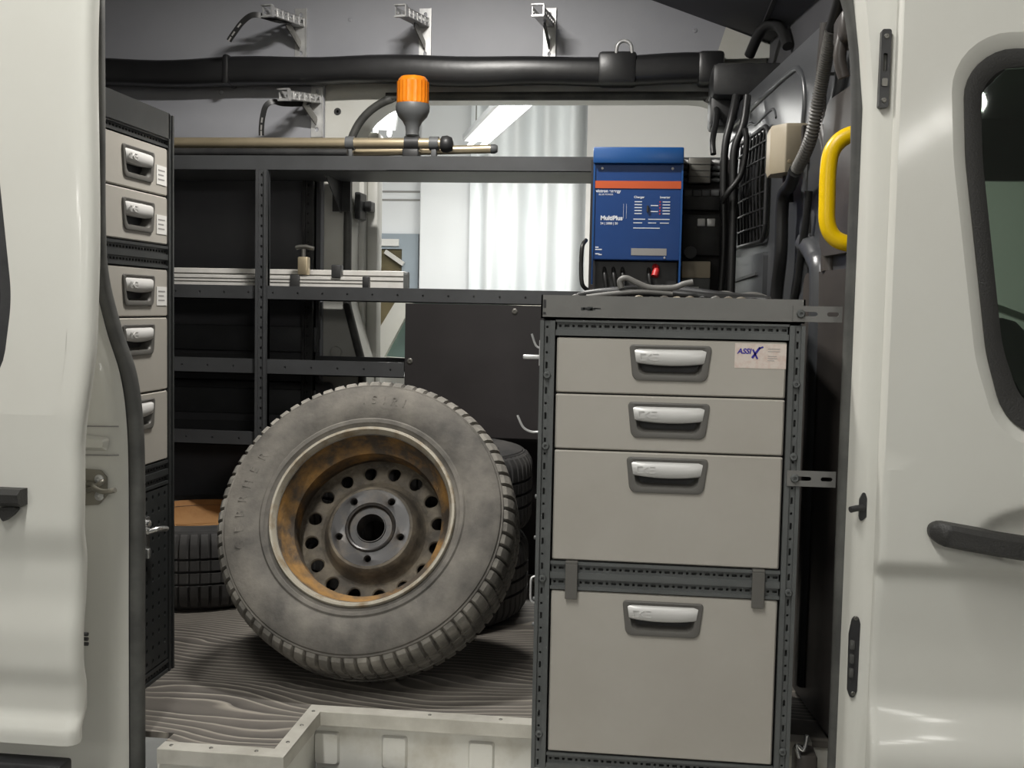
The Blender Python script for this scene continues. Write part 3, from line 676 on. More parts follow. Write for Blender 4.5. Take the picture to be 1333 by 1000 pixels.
# ---- right-hand cabinet, front at y = 2.10
FY = 2.10
f1 = lambda u, v, w: Vector((u, FY-w, v))
cab = thing('drawer_cabinet', 'tall steel cabinet with four grey drawers and a sticker on the top one', 'cabinet', (.05, 2.3, 0))
b = NB(); box(b, -.188, -.184, 2.13, 2.52, .002, .885); box(b, .290, .294, 2.13, 2.52, .002, .885); box(b, -.188, .294, 2.515, 2.52, .002, .84); box(b, -.184, .29, 2.24, 2.52, .002, .006); obj('casing', b, 'frame_d', cab)
b = NB(); box(b, -.17, .276, 2.119, 2.125, .0, .80); obj('carcass_front', b, 'blackplastic', cab)
for x0, x1 in ((-.191, -.163), (.270, .298)):
    b = NB(); xm = (x0+x1)/2-.001*(1 if x0 < 0 else -1)
    perf(b, xm-.006, xm+.006, -.03, .838, 1, 36, .0042, .013, lambda u, v, w: Vector((u, FY+.001-w, v)), .01, .0008, slot_rule)
    for a, c in ((x0, xm-.006), (xm+.006, x1)): box(b, a, c, FY-.004, FY+.03, -.03, .838)
    box(b, x0, x1, FY+.012, FY+.04, -.03, .838); obj('upright', b, 'frame', cab)
# top tray
b = NB(); box(b, -.19, .296, FY-.004, FY-.001, .842, .886, 0); box(b, -.19, .296, FY-.004, 2.52, .842, .845); box(b, -.19, -.187, FY-.004, 2.52, .842, .886); box(b, .293, .296, FY-.004, 2.52, .842, .886); box(b, -.19, .296, 2.517, 2.52, .842, .886); tr = obj('top_tray', b, 'frame_t', cab)
b = NB(); box(b, -.186, -.181, FY-.0052, FY-.004, .862, .877); box(b, -.186, -.181, FY-.0052, FY-.004, .850, .854); obj('slot', b, 'blackplastic', tr)
b = NB(); rnd = random.Random(3)
for k in range(7): box(b, -.115+k*.004, -.108+k*.005, FY-.0046, FY-.004, .858+rnd.random()*.004, .861+rnd.random()*.005)
obj('scuff', b, 'frame_d', tr)
def hrail(z0, z1, n, rows=1):
    b = NB()
    hh = (z1-z0)
    for r in range(rows):
        a = z0+hh*(r+.22)/rows if rows > 1 else z0+hh*.36; c = z0+hh*(r+.78)/rows if rows > 1 else z0+hh*.86
        perf(b, -.160, .267, a, c, n, 1, .0085, .0048, lambda u, v, w: Vector((u, FY+.004-w, v)), .01, .0008, lambda i, j, w, h: (w*1.1, h) if i % 2 else (w*.55, h))
    zz = z0
    edges = [z0]+[x for r in range(rows) for x in ((z0+hh*(r+.22)/rows, z0+hh*(r+.78)/rows) if rows > 1 else (z0+hh*.36, z0+hh*.86))]+[z1]
    for k in range(0, len(edges), 2): box(b, -.162, .269, FY-.002, FY+.02, edges[k], edges[k+1])
    box(b, -.162, .269, FY+.016, FY+.03, z0, z1); return obj('cross_rail', b, 'frame', cab)
hrail(.8105, .840, 34); hrail(.325, .379, 34, 2); hrail(-.03, .003, 34)
dz = [(.703, .807, .763), (.596, .700, .655), (.382, .593, .551), (.006, .322, .276)]
DR = [drawer(cab, f1, -.159, .266, a, c, .0535, h) for a, c, h in dz]
for z in (.735, .60, .345, .04):
    screw(cab, (-.176, FY-.003, z), '-Y', .0075, .005, 'frame')
    screw(cab, (.285, FY-.003, z-.005), '-Y', .0075, .005, 'frame')
# plastic clips over the middle rail
for x in (-.121, .229):
    b = NB(); box(b, x-.0115, x+.0115, FY-.008, FY-.003, .308, .376, .001); box(b, x-.0115, x+.0115, FY-.008, FY+.01, .376, .381, .001); obj('rail_clip', b, 'hframe', cab)
# brackets to the pillar
for z in (.860, .556):
    b = NB(); f = lambda u, v, w: Vector((u, FY-.008-w, v))
    holeplate(b, [(.274, z-.0145), (.330, z-.0145), (.330, z+.0145), (.274, z+.0145)], rrect(.284, .318, z-.004, z+.004, .004), f, (.301, z), 12, .004, False, .004)
    holeplate(b, [(.330, z-.0145), (.362, z-.0145), (.362, z+.0145), (.330, z+.0145)], rrect(.335, .356, z-.004, z+.004, .004), f, (.345, z), 12, .004, False, .004)
    br = obj('wall_bracket', b, 'frame_t', cab)
    screw(br, (.288, FY-.008, z), '-Y', .008, .005, 'frame', 'bolt')
# wire hooks on the left flank
hk = NB(); box(hk, -.193, -.190, 2.105, 2.118, .752, .800); tube(hk, spline([(-.192, 2.112, .785), (-.200, 2.11, .79), (-.206, 2.108, .806), (-.208, 2.108, .812)], 4), .0022, 6); box(hk, -.224, -.192, 2.105, 2.117, .764, .772, .002); obj('side_hook', hk, 'zinc', cab, 50)
hk = NB(); tube(hk, spline([(-.190, 2.11, .625), (-.205, 2.108, .625), (-.220, 2.106, .633), (-.230, 2.105, .652), (-.231, 2.105, .656)], 5), .0024, 6); obj('side_hook', hk, 'zinc', cab, 50)
hk = NB(); tube(hk, spline([(-.191, 2.112, .345), (-.199, 2.11, .34), (-.200, 2.11, .318), (-.199, 2.11, .298), (-.191, 2.112, .293)], 5), .0022, 6); obj('side_hook', hk, 'zinc', cab, 50)
for z in (.50, .42, .30, .25): b = NB(); lathe(b, [(.004, 0), (.004, -.004), (.002, -.005)], 8, (-.191, 2.112, z), 'X', False, True); obj('bolt_head', b, 'frame', cab)
# sticker on the top drawer
d0 = DR[0]
b = NB(); box(b, .172, .2655, FY-.0006, FY+.0004, .7575, .8035); sk = obj('sticker', b, 'sticker', d0, label='pinkish white sticker with blue lettering')
def dtext(s, size, m, x, z, parent=d0, off=0, shear=0, ext=.0002): return text(s, size, m, parent, (x, FY-.0009, z), pi/2, 'sticker_lettering', ext, off, shear)
dtext('ASSI', .0135, 'ink', .1765, .7845, d0, .0004, .2)
b = NB(); bar(b, (.2035, FY-.0009, .7765), (.2175, FY-.0009, .7965), .0042, .0004, (0, 1, 0)); bar(b, (.2045, FY-.0009, .7925), (.2135, FY-.0009, .7750), .0032, .0004, (0, 1, 0)); bar(b, (.2155, FY-.0009, .7945), (.2235, FY-.0009, .7975), .003, .0004, (0, 1, 0)); obj('sticker_lettering', b, 'ink', d0)
b = NB()
for z, w in ((.7935, .022), (.789, .022), (.780, .016), (.776, .018), (.772, .012)): box(b, .232, .232+w, FY-.0010, FY-.0006, z, z+.0009)
obj('sticker_lines', b, 'greyink', d0)

# ---- left-hand cabinet: fronts face the loading space (+x) at x = -1.074
FX = -1.074
f2 = lambda u, v, w: Vector((FX+w, u, v))
lc = thing('drawer_cabinet', 'narrow dark cabinet with five small grey drawers above a perforated door', 'cabinet', (-1.28, 2.27, 0))
b = NB(); box(b, -1.50, FX-.02, 2.095, 2.099, .004, 1.27); box(b, -1.50, FX-.02, 2.455, 2.459, .004, 1.27); box(b, -1.50, -1.496, 2.095, 2.459, .004, 1.27); box(b, -1.50, FX-.03, 2.10, 2.455, .004, .01); obj('casing', b, 'frame_d', lc)
b = NB(); box(b, FX-.026, FX-.018, 2.10, 2.45, .02, 1.21); obj('carcass_front', b, 'blackplastic', lc)
for y0 in (2.088, 2.434):
    b = NB(); y1 = y0+.028; ym = (y0+y1)/2
    for a, c in ((y0, ym-.006), (ym+.006, y1)): box(b, FX-.03, FX+.003, a, c, .0, 1.28)
    perf(b, ym-.006, ym+.006, 0, 1.28, 1, 48, .0042, .013, lambda u, v, w: Vector((FX+w, u, v)), .01, .0008, slot_rule)
    box(b, FX-.03, FX-.011, y0, y1, .0, 1.28); obj('upright', b, 'frame_d', lc)
b = NB(); box(b, FX-.002, FX+.003, 2.088, 2.440, 1.225, 1.282); box(b, -1.50, FX, 2.088, 2.46, 1.225, 1.229); obj('top_tray', b, 'frame_d', lc)
def yrail(z0, z1, rows):
    b = NB(); hh = z1-z0
    for r in range(rows):
        a = z0+hh*(r+.25)/rows; c = z0+hh*(r+.75)/rows
        perf(b, 2.116, 2.434, a, c, 22, 1, .008, .005, lambda u, v, w: Vector((FX-.004+w, u, v)), .01, .0008)
    ed = [z0]+[x for r in range(rows) for x in (z0+hh*(r+.25)/rows, z0+hh*(r+.75)/rows)]+[z1]
    for k in range(0, len(ed), 2): box(b, FX-.02, FX+.001, 2.114, 2.436, ed[k], ed[k+1])
    box(b, FX-.03, FX-.015, 2.114, 2.436, z0, z1); return obj('cross_rail', b, 'frame_d', lc)
yrail(1.204, 1.226, 1); yrail(.934, .984, 2); yrail(.442, .497, 2); yrail(.0, .03, 1)
LD = [(1.096, 1.202, 1.150), (.987, 1.093, 1.041), (.826, .931, .882), (.660, .823, .776), (.500, .657, .612)]
for i, (a, c, h) in enumerate(LD):
    d = drawer(lc, f2, 2.118, 2.432, a, c, 2.285, h)
    if i < 3:
        z = h-.032
        b = NB(); box(b, FX+.0002, FX+.0012, 2.374, 2.426, z, z+.042); obj('paper_label', b, 'paper', d, label='white paper label')
        b = NB()
        for k in range(3): box(b, FX+.0011, FX+.0015, 2.382, 2.382+(.034, .028, .032)[k], z+.030-k*.010, z+.033-k*.010)
        obj('label_print', b, 'greyink', d)
# perforated door
b = NB(); perf(b, 2.118, 2.432, .034, .438, 10, 13, .009, .011, f2, .008, .003); pdoor = obj('perforated_door', b, 'frame_d', lc)
b = NB(); box(b, FX+.001, FX+.006, 2.30, 2.325, .315, .385); tube(b, spline([(FX+.006, 2.318, .352), (FX+.022, 2.335, .356), (FX+.03, 2.36, .352)], 4), .006, 8); lathe(b, [(.008, 0), (.008, .006), (.004, .009)], 10, (FX+.006, 2.312, .372), 'X', False, True); box(b, FX+.001, FX+.016, 2.298, 2.31, .296, .318, .002); obj('latch', b, 'chrome', pdoor, 50, label='bright steel latch')

# ================================================================== SHELVING RACK (front lips at y = 3.30)
rk = thing('shelving_rack', 'anthracite steel shelving rack along the far wall of the van', 'shelf rack', (-.7, 3.45, .40))
def shelf(x0, x1, z0, z1, holes, y0=3.30, y1=3.60):
    b = NB()
    if holes:
        n = max(1, int((x1-x0)/.077)); perf(b, x0, x1, z0+.010, z1-.010, n, 1, .007, .007, lambda u, v, w: Vector((u, y0-w, v)), .004, .003)
        box(b, x0, x1, y0, y0+.0035, z0, z0+.010); box(b, x0, x1, y0, y0+.0035, z1-.010, z1); box(b, x0, x1, y0+.004, y0+.006, z0, z1)
    else: box(b, x0, x1, y0, y0+.003, z0, z1)
    box(b, x0, x1, y0, y1, z0, z0+.003); box(b, x0, x1, y1-.003, y1, z0, z1); return obj('shelf', b, 'rack', rk)
shelf(-1.78, .235, 1.262, 1.306, False); shelf(-1.78, .235, .870, .913, True); shelf(-1.78, -.712, .642, .689, True); shelf(-1.78, -1.10, .420, .464, True)
def upr(x, y, z0, z1, m='rack', w=.03):
    b = NB(); perf(b, x-w*.25, x+w*.25, z0, z1, 1, int((z1-z0)/.03), .006, .009, lambda u, v, w_: Vector((u, y-w_, v)), .008, .002)
    for a, c in ((x-w/2, x-w*.25), (x+w*.25, x+w/2)): box(b, a, c, y-.006, y+.03, z0, z1)
    box(b, x-w/2, x+w/2, y+.009, y+.03, z0, z1); return obj('upright', b, m, rk)
upr(-1.155, 3.290, .40, 1.262, w=.034); upr(-1.095, 3.57, .40, 1.262, 'blackplastic', .036); upr(-1.72, 3.29, .40, 1.262); upr(.215, 3.57, .913, 1.262)
for x in (-.99, .2):
    b = NB(); prism(b, [(3.60, 1.262), (3.40, 1.262), (3.58, 1.16), (3.60, 1.16)], lambda u, v, w: Vector((x+w, u, v)), -.0015, .0015); box(b, x-.03, x+.03, 3.59, 3.60, 1.165, 1.262)
    obj('shelf_bracket', b, 'blackplastic', rk)
b = NB(); box(b, -.706, .20, 3.284, 3.292, .472, .868); pn = obj('black_panel', b, 'darkpanel', rk, label='black panel closing the front of the rack')
b = NB(); box(b, -1.04, .24, 3.53, 3.54, .002, .50); obj('lower_lining', b, 'darkpanel', rk)
for x, z in ((-.376, .85), (-.69, .695), (-.69, .50)): screw(pn, (x, 3.284, z), '-Y', .009, .003, 'steel_d')

b = NB(); box(b, -1.78, -1.068, 3.606, 3.62, .602, 1.262); bk = obj('dark_back_sheet', b, 'board_dark', rk)  # added dark sheet, makes the back of the shelves darker than the wall board
for z in (.49, .70): b = NB(); box(b, -1.78, -1.068, 3.585, 3.604, z, z+.085, .004); obj('back_ledge', b, 'rack', rk, 40)
# ---- lengths of tube on the top shelf
pole = thing('gold_tube', 'long gold anodised tube with black clamps lying on the top shelf', 'tube', (-1.0, 3.36, 1.306))
b = NB(); tube(b, [(-1.75, 3.36, 1.352), (-.62, 3.36, 1.352)], .0165, 20); obj('tube_body', b, 'brass', pole, 60)
for x, w in ((-.90, .013), (-.64, .014)):
    b = NB(); lathe(b, [(.0165, -w), (.021, -w), (.021, w), (.0165, w)], 20, (x, 3.36, 1.352), 'X'); box(b, x-.008, x+.008, 3.35, 3.37, 1.306, 1.338, .002); obj('clamp', b, 'grey_pl', pole, 50)
b = NB(); lathe(b, [(.0168, 0), (.024, .004), (.026, .02), (.02, .034), (.006, .038)], 18, (-.62, 3.36, 1.350), 'X', False, True); obj('end_knob', b, 'blackplastic', pole, 60)
p2 = thing('gold_tube', 'thinner gold tube with a dark rounded tip lying behind the beacon', 'tube', (-.7, 3.42, 1.306))
b = NB(); tube(b, [(-1.3, 3.42, 1.3215), (-.475, 3.42, 1.345)], .0135, 16); obj('tube_body', b, 'brass', p2, 60)
b = NB(); tube(b, [(-.475, 3.42, 1.345), (-.462, 3.42, 1.345), (-.455, 3.42, 1.345)], .0145, 16, True, lambda i, n: (.0145, .0145, .010)[i]); obj('tip', b, 'grey_pl', p2, 50)
p3 = thing('black_tube', 'black tube lying on the top shelf in front of the gold one', 'tube', (-1.2, 3.325, 1.306))
b = NB(); tube(b, [(-1.75, 3.33, 1.319), (-.90, 3.33, 1.319)], .0125, 14); obj('tube_body', b, 'blackplastic', p3, 60)
# ---- beacon
bc = thing('warning_beacon', 'amber warning beacon on a grey stem clamped to the gold tube', 'beacon', (-.708, 3.36, 1.306))
c = (-.708, 3.36, 0)
b = NB(); lathe(b, [(.047, 1.468), (.047, 1.52), (.045, 1.541), (.038, 1.549), (.0, 1.551)], 32, c); ln = obj('lens', b, 'orange', bc, 45)
for k in range(22):
    pass
b = NB(); N = 66; rings = []
for z in (1.472, 1.535):
    rings.append([Vector((c[0]+(.0472+(.0012 if k % 3 == 0 else 0))*cos(2*pi*k/N), c[1]+(.0472+(.0012 if k % 3 == 0 else 0))*sin(2*pi*k/N), z)) for k in range(N)])
loft(b, rings); obj('lens_ribs', b, 'orange', ln)
b = NB(); lathe(b, [(.0, 1.47), (.050, 1.469), (.052, 1.462), (.051, 1.448), (.044, 1.432), (.030, 1.417), (.022, 1.402), (.020, 1.385), (.021, 1.376), (.0, 1.3755)], 32, c); obj('base', b, 'grey_pl', bc, 50)
b = NB(); lathe(b, [(.0172, -.022), (.0225, -.022), (.0225, .022), (.0172, .022)], 20, (-.708, 3.36, 1.352), 'X'); box(b, -.735, -.685, 3.34, 3.38, 1.306, 1.334, .004); obj('clamp', b, 'blackplastic', bc, 50)

# ---- on the middle shelf: aluminium profile and bar clamp
al = thing('aluminium_profile', 'broad silver aluminium profile lying at the back of the middle shelf', 'profile', (-1.2, 3.45, .913))
b = NB(); box(b, -1.76, -.745, 3.43, 3.47, .874, .968, .002); obj('bar', b, 'alu', al)
for z in (.935, .950): b = NB(); box(b, -1.76, -.745, 3.4285, 3.430, z, z+.003); obj('groove', b, 'steel_d', al)
b = NB(); prism(b, rrect(.876, .966, 3.432, 3.468, .01), lambda u, v, w: Vector((-.745+w, v, u)), 0, .012); obj('end_cap', b, 'frame', al, 40)
bc2 = thing('bar_clamp', 'slim aluminium bar clamp with a brass screw jaw on the middle shelf', 'clamp', (-1.2, 3.37, .913))
b = NB(); box(b, -1.76, -.855, 3.36, 3.38, .912, .945, .001); obj('bar', b, 'alu', bc2)
for z in (.924, .934): b = NB(); box(b, -1.76, -.855, 3.3588, 3.3602, z, z+.0025); obj('groove', b, 'steel_d', bc2)
b = NB(); box(b, -.858, -.838, 3.356, 3.384, .910, .948, .004); obj('end_cap', b, 'blackplastic', bc2, 40)
b = NB(); box(b, -1.085, -1.055, 3.350, 3.388, .906, .950, .003); obj('fixed_jaw', b, 'blackplastic', bc2, 40)
b = NB(); box(b, -1.062, -1.030, 3.354, 3.384, .950, 1.005, .004); obj('screw_jaw', b, 'brass', bc2, 40)
b = NB(); tube(b, [(-1.048, 3.37, 1.0), (-1.048, 3.37, 1.03)], .007, 8); tube(b, [(-1.072, 3.37, 1.033), (-1.06, 3.37, 1.036), (-1.04, 3.37, 1.037), (-1.015, 3.37, 1.031)], .0065, 8); obj('turn_key', b, 'steel_d', bc2, 50)
b = NB(); box(b, -.955, -.925, 3.352, 3.386, .942, .982, .004); obj('sliding_jaw', b, 'blackplastic', bc2, 40)

# ================================================================== WALL HOOKS
def hook(x, z, tipx, label, strap=None, tz=0, group=None):
    """galvanised plate 17 cm tall on the far wall, arm with punched slots, gusset"""
    h = thing('wall_hook', label, 'hook', (x, 3.64, z), group)
    y = 3.64
    b = NB(); f = lambda u, v, w: Vector((x+u, y-.004-w, z+v))
    holeplate(b, [(-.020, .085), (.020, .085), (.020, .170), (-.020, .170)], [(.006*cos(a), .150+.008*sin(a)) for a in [2*pi*k/12 for k in range(12)]], f, (0, .150), 12, .004, False, .004)
    holeplate(b, [(-.020, 0), (.020, 0), (.020, .085), (-.020, .085)], [(.006*cos(a), .025+.008*sin(a)) for a in [2*pi*k/12 for k in range(12)]], f, (0, .025), 12, .004, False, .004)
    bar(b, (x+.019, y-.006, z+.0), (x+.019, y-.006, z+.17), .003, .008, (0, 1, 0)); obj('plate', b, 'zinc', h)
    a0 = Vector((x-.004, y-.004, z+.125)); a1 = Vector((tipx-.022, y-.20, z+.112+tz))
    d = (a1-a0); L = d.length; d.normalize(); s = d.cross(Vector((0, 0, 1))).normalized(); u = s.cross(d)
    b = NB(); n = 6
    for sg in (-1, 1):      # two flanges of the U-shaped arm with slots
        fa = lambda p, q, w: a0+d*p+u*q+s*(sg*(.016-w))
        for k in range(n):
            p0, p1 = L*k/n, L*(k+1)/n; pc = (p0+p1)/2
            holeplate(b, [(p0, -.013), (p1, -.013), (p1, .013), (p0, .013)], rrect(pc-.008, pc+.008, -.005, .005, .004, 2), fa, (pc, 0), 8, .002, False, .002)
    bar(b, a0-u*.013, a1-u*.013, .034, .003); obj('arm', b, 'zinc', h)
    b = NB(); e = [a1+s*p+u*q for p, q in ((.019, -.017), (-.019, -.017), (-.019, .017), (.019, .017))]
    for i in range(3): bar(b, e[i] if i else e[0], e[i+1], .004, .016, d)
    bar(b, a1+s*.019+u*.017, a1+s*.006+u*.017, .004, .016, d); obj('arm_end', b, 'zinc', h)
    b = NB(); g0 = a0+d*L*.42-u*.014; bar(b, (x, y-.008, z+.05), g0, .032, .003, (1, 0, 0)); obj('gusset', b, 'steel_d', h)
    if strap:
        b = NB(); P = spline([Vector(q) for q in strap], 6); rings = []
        for i, p in enumerate(P):
            t = (P[min(i+1, len(P)-1)]-P[max(i-1, 0)]).normalized(); sv = Vector((0, 1, 0)); nn = t.cross(sv).normalized(); wd = .0085
            rings.append([p+sv*.002+nn*wd, p-sv*.002+nn*wd, p-sv*.002-nn*wd, p+sv*.002-nn*wd])
        loft(b, rings, True, True, True); so = obj('rubber_strap', b, 'cable', h, 40, label='black rubber strap hanging from the hook')
        for q in range(3):
            i = len(P)-3-q*4; t = (P[i]-P[i-1]).normalized(); sv = Vector((0, 1, 0)); nn = t.cross(sv).normalized()
            b = NB(); bar(b, P[i]-sv*.0022-t*.008, P[i]-sv*.0022+t*.008, .005, .001, sv); obj('strap_slot', b, 'greyink', so)
    return h
hook(-1.145, 1.660, -1.17, 'galvanised wall hook with rubber strap above the black beam', [(-1.16, 3.60, 1.775), (-1.175, 3.50, 1.757), (-1.215, 3.46, 1.762), (-1.245, 3.45, 1.762), (-1.275, 3.45, 1.742), (-1.305, 3.45, 1.705), (-1.32, 3.45, 1.683)])
hook(-.728, 1.656, -.745, 'bare galvanised wall hook above the beacon')
hook(-.322, 1.653, -.320, 'bare galvanised wall hook between the beacon hook and the ceiling slope')
hook(-1.088, 1.412, -1.115, 'galvanised wall hook with rubber strap below the black beam', [(-1.10, 3.60, 1.520), (-1.12, 3.55, 1.505), (-1.16, 3.50, 1.497), (-1.185, 3.48, 1.50), (-1.205, 3.47, 1.485), (-1.212, 3.46, 1.45), (-1.216, 3.46, 1.415), (-1.216, 3.46, 1.39)], -.01)

# ================================================================== ELECTRICS ON THE RACK
iv = thing('power_inverter', 'blue power inverter with an orange stripe standing on the rack', 'inverter', (-.025, 3.2, .913))
YI = 3.08
fI = lambda u, v, w: Vector((u, YI-w, v))
b = NB(); box(b, -.142, .096, YI+.003, 3.268, .997, 1.258, .003); obj('case', b, 'blue', iv)
b = NB(); box(b, -.145, .099, YI-.012, 3.268, 1.258, 1.302, .004); obj('top_cover', b, 'blue_l', iv, 40)
for x in (-.144, .094): b = NB(); box(b, x, x+.005, YI, YI+.02, .93, 1.258); obj('side_flange', b, 'blue_l', iv)
b = NB(); box(b, -.139, .094, YI+.001, YI+.003, 1.192, 1.212); obj('stripe', b, 'orangestripe', iv)
for x in (-.120, .070): screw(iv, (x, YI+.003, 1.246), '-Y', .004, .002, 'zinc')
screw(iv, (.055, YI+.003, 1.005), '-Y', .003, .002, 'zinc')
def it(s, size, x, z, off=0, m='whiteprint'): text(s, size, m, iv, (x, YI+.0025, z), pi/2, 'printed_lettering', .0003, off)
it('victron energy', .0115, -.136, 1.181, .0003); it('BLUE POWER', .0065, -.128, 1.173)
it('MultiPlus', .0165, -.122, 1.106, .0006); it('24 | 2000 | 50', .0085, -.122, 1.094, .0002)
it('Charger', .0085, -.032, 1.166, .0002); it('Inverter', .0085, .038, 1.166, .0002)
b = NB()
for k in range(5):
    box(b, -.030, -.010, YI+.0022, YI+.003, 1.155-k*.008, 1.1575-k*.008); box(b, .046, .066, YI+.0022, YI+.003, 1.155-k*.008, 1.1575-k*.008)
    if k in (1, 3): box(b, .014, .034, YI+.0022, YI+.003, 1.153-k*.008, 1.1553-k*.008)
for x0, x1, z in ((-.032, .0, 1.108), (.008, .066, 1.108), (-.032, -.008, 1.098), (.008, .03, 1.098), (.04, .064, 1.098), (-.032, .04, 1.084)): box(b, x0, x1, YI+.0022, YI+.003, z, z+.0022)
for x in (-.060, -.052): box(b, x, x+.0006, YI+.0022, YI+.003, 1.11, 1.15)
obj('printed_lines', b, 'whiteprint', iv)
b = NB()
for k in range(5): lathe(b, [(.0022, .0022), (.0, .002)], 8, (.039, YI, 1.156-k*.008), 'Y')
obj('indicator_light', b, 'redpl', iv)
b = NB(); box(b, .003, .008, YI-.003, YI+.003, 1.128, 1.146, .001); obj('switch', b, 'blackplastic', iv)
b = NB(); box(b, -.036, .060, YI+.002, YI+.003, 1.011, 1.030); obj('rating_plate', b, 'greyink', iv)
b = NB()
for x0, x1, z in ((-.134, -.125, 1.030), (-.134, -.116, 1.024), (-.134, -.122, 1.012), (-.125, -.116, 1.010)): box(b, x0, x1, YI+.0022, YI+.003, z, z+.003)
obj('printed_lines', b, 'whiteprint', iv)
b = NB(); box(b, -.137, .092, YI+.03, 3.268, .916, .997, .003); obj('terminal_bay', b, 'blackplastic', iv)
b = NB(); tube(b, spline([(.030, YI+.04, .985), (.034, YI+.02, .972), (.030, YI+.012, .955)], 4), .010, 8); obj('red_terminal', b, 'redpl', iv, 50)
for x in (-.11, -.085, -.06, .012):
    b = NB(); tube(b, spline([(x, YI+.04, .985), (x+.004, YI+.02, .95), (x+.01, YI+.02, .915)], 4), .006, 8); obj('lead', b, 'cable', iv, 50)
# backing board and fuse gear
bb = thing('mounting_board', 'black board behind the inverter carrying the fuse boxes', 'board', (.05, 3.275, .913))
b = NB(); box(b, -.16, .245, 3.270, 3.283, .914, 1.296, .002); obj('board', b, 'darkpanel', bb)
fb = thing('fuse_block', 'grey cable connector block at the top right of the inverter', 'connector', (.15, 3.25, 1.22))
b = NB(); box(b, .117, .180, 3.215, 3.270, 1.222, 1.294, .004); obj('body', b, 'steel_d', fb, 40)
for k in range(4):
    z = 1.284-k*.017
    for x0, x1 in ((.095, .118), (.179, .205)): b = NB(); tube(b, [(x0, 3.245, z), ((x0+x1)/2, 3.24, z+.002), (x1, 3.24, z)], .0065, 8); obj('cable_lug', b, 'grey_pl' if k else 'zinc', fb, 50)
    b = NB(); box(b, .119, .178, 3.2135, 3.2155, z-.0095, z-.008); obj('rib', b, 'blackplastic', fb)
f3 = thing('fuse_box', 'black fuse box with a row of four grey covers beside the inverter', 'fuse box', (.155, 3.25, 1.14))
b = NB(); box(b, .106, .208, 3.225, 3.270, 1.148, 1.208, .003); obj('body', b, 'blackplastic', f3, 40)
for k in range(4): b = NB(); box(b, .108+k*.025, .130+k*.025, 3.219, 3.227, 1.187, 1.204, .002); obj('fuse_cover', b, 'grey_pl', f3, 40)
f4 = thing('fuse_box', 'black relay box with two small grey covers beside the inverter', 'fuse box', (.155, 3.25, 1.06))
b = NB(); box(b, .106, .212, 3.225, 3.270, 1.02, 1.135, .003); obj('body', b, 'blackplastic', f4, 40)
for k in range(2): b = NB(); box(b, .146+k*.028, .169+k*.028, 3.219, 3.227, 1.102, 1.124, .002); obj('relay_cover', b, 'zinc', f4, 40)
b = NB(); lathe(b, [(.018, -.012), (.018, .0), (.016, .0)], 16, (.13, 3.226, 1.028), 'Y', True, True); obj('round_cap', b, 'grey_pl', f4, 40)
f5 = thing('charger_box', 'small pale grey charger box on the rack beside the inverter', 'charger', (.145, 3.22, .913))
b = NB(); box(b, .106, .186, 3.19, 3.268, .955, 1.002, .003); obj('upper_half', b, 'beige', f5, 40)
b = NB(); box(b, .106, .186, 3.192, 3.268, .914, .955, .003); obj('lower_half', b, 'frame', f5, 40)
b = NB(); box(b, .125, .155, 3.1905, 3.193, .922, .930); obj('label_plate', b, 'paper', f5)

def cable(name, label, pts, r, m='cable', group=None, seg=8, n=6, rf=None):
    b = NB(); tube(b, spline(pts, n), r, seg, True, rf); o = obj(name, b, m, None, 60); return tag(o, label, 'cable', group)
cable('black_cable', 'thin black cable standing up left of the inverter', [(-.152, 3.06, .914), (-.166, 3.05, .93), (-.170, 3.05, .98), (-.168, 3.05, 1.03), (-.160, 3.08, 1.05)], .006)
G = 'black cables running up the far edge of the bulkhead'
cable('black_cable', 'thick black cable touching the fuse boxes, rising to the roof corner', [(.218, 3.205, .915), (.222, 3.20, 1.05), (.216, 3.20, 1.2), (.216, 3.20, 1.32), (.232, 3.21, 1.40), (.245, 3.24, 1.47)], .011, group=G)
cable('black_cable', 'thick glossy black cable between the fuse boxes and the window guard', [(.243, 3.17, .915), (.243, 3.17, 1.1), (.240, 3.17, 1.22), (.240, 3.17, 1.31), (.262, 3.17, 1.38), (.272, 3.19, 1.46)], .011, group=G)
cable('black_cable', 'short black cable arching from the fuse box towards the bulkhead', [(.21, 3.16, 1.165), (.225, 3.14, 1.19), (.258, 3.13, 1.24), (.268, 3.12, 1.32), (.262, 3.12, 1.36)], .008, group=G)
cable('black_cable', 'black cable looping from the roof corner down over the far door frame', [(.190, 3.30, 1.315), (.188, 3.32, 1.36), (.20, 3.38, 1.42), (.205, 3.46, 1.47), (.19, 3.52, 1.50)], .009, group=G)
# harness lying over the cabinet top
hs = thing('cable_harness', 'bundle of taped black cables lying along the top of the drawer cabinet', 'cable harness', (.04, 2.35, .845))
def hp(pts, r, m='cable', name='taped_cable'):
    b = NB(); tube(b, spline(pts, 6), r, 8); return obj(name, b, m, hs, 60)
hp([(-.135, 2.34, .885), (-.11, 2.33, .893), (-.05, 2.32, .900), (0, 2.33, .903), (.05, 2.34, .898), (.12, 2.33, .892), (.2, 2.34, .888), (.26, 2.33, .886)], .009)
hp([(-.14, 2.38, .884), (-.06, 2.39, .896), (.03, 2.40, .906), (.09, 2.39, .903), (.16, 2.37, .894), (.25, 2.38, .888)], .010, 'blackplastic')
hp([(-.045, 2.30, .905), (-.048, 2.30, .920), (-.035, 2.30, .926), (-.012, 2.30, .916), (.015, 2.30, .907), (.06, 2.30, .908), (.082, 2.30, .916), (.10, 2.30, .920)], .006, 'conduit', 'flat_strap')
hp([(-.115, 2.30, .886), (-.06, 2.30, .894), (.0, 2.30, .899), (.06, 2.30, .896)], .005, 'conduit', 'flat_strap')
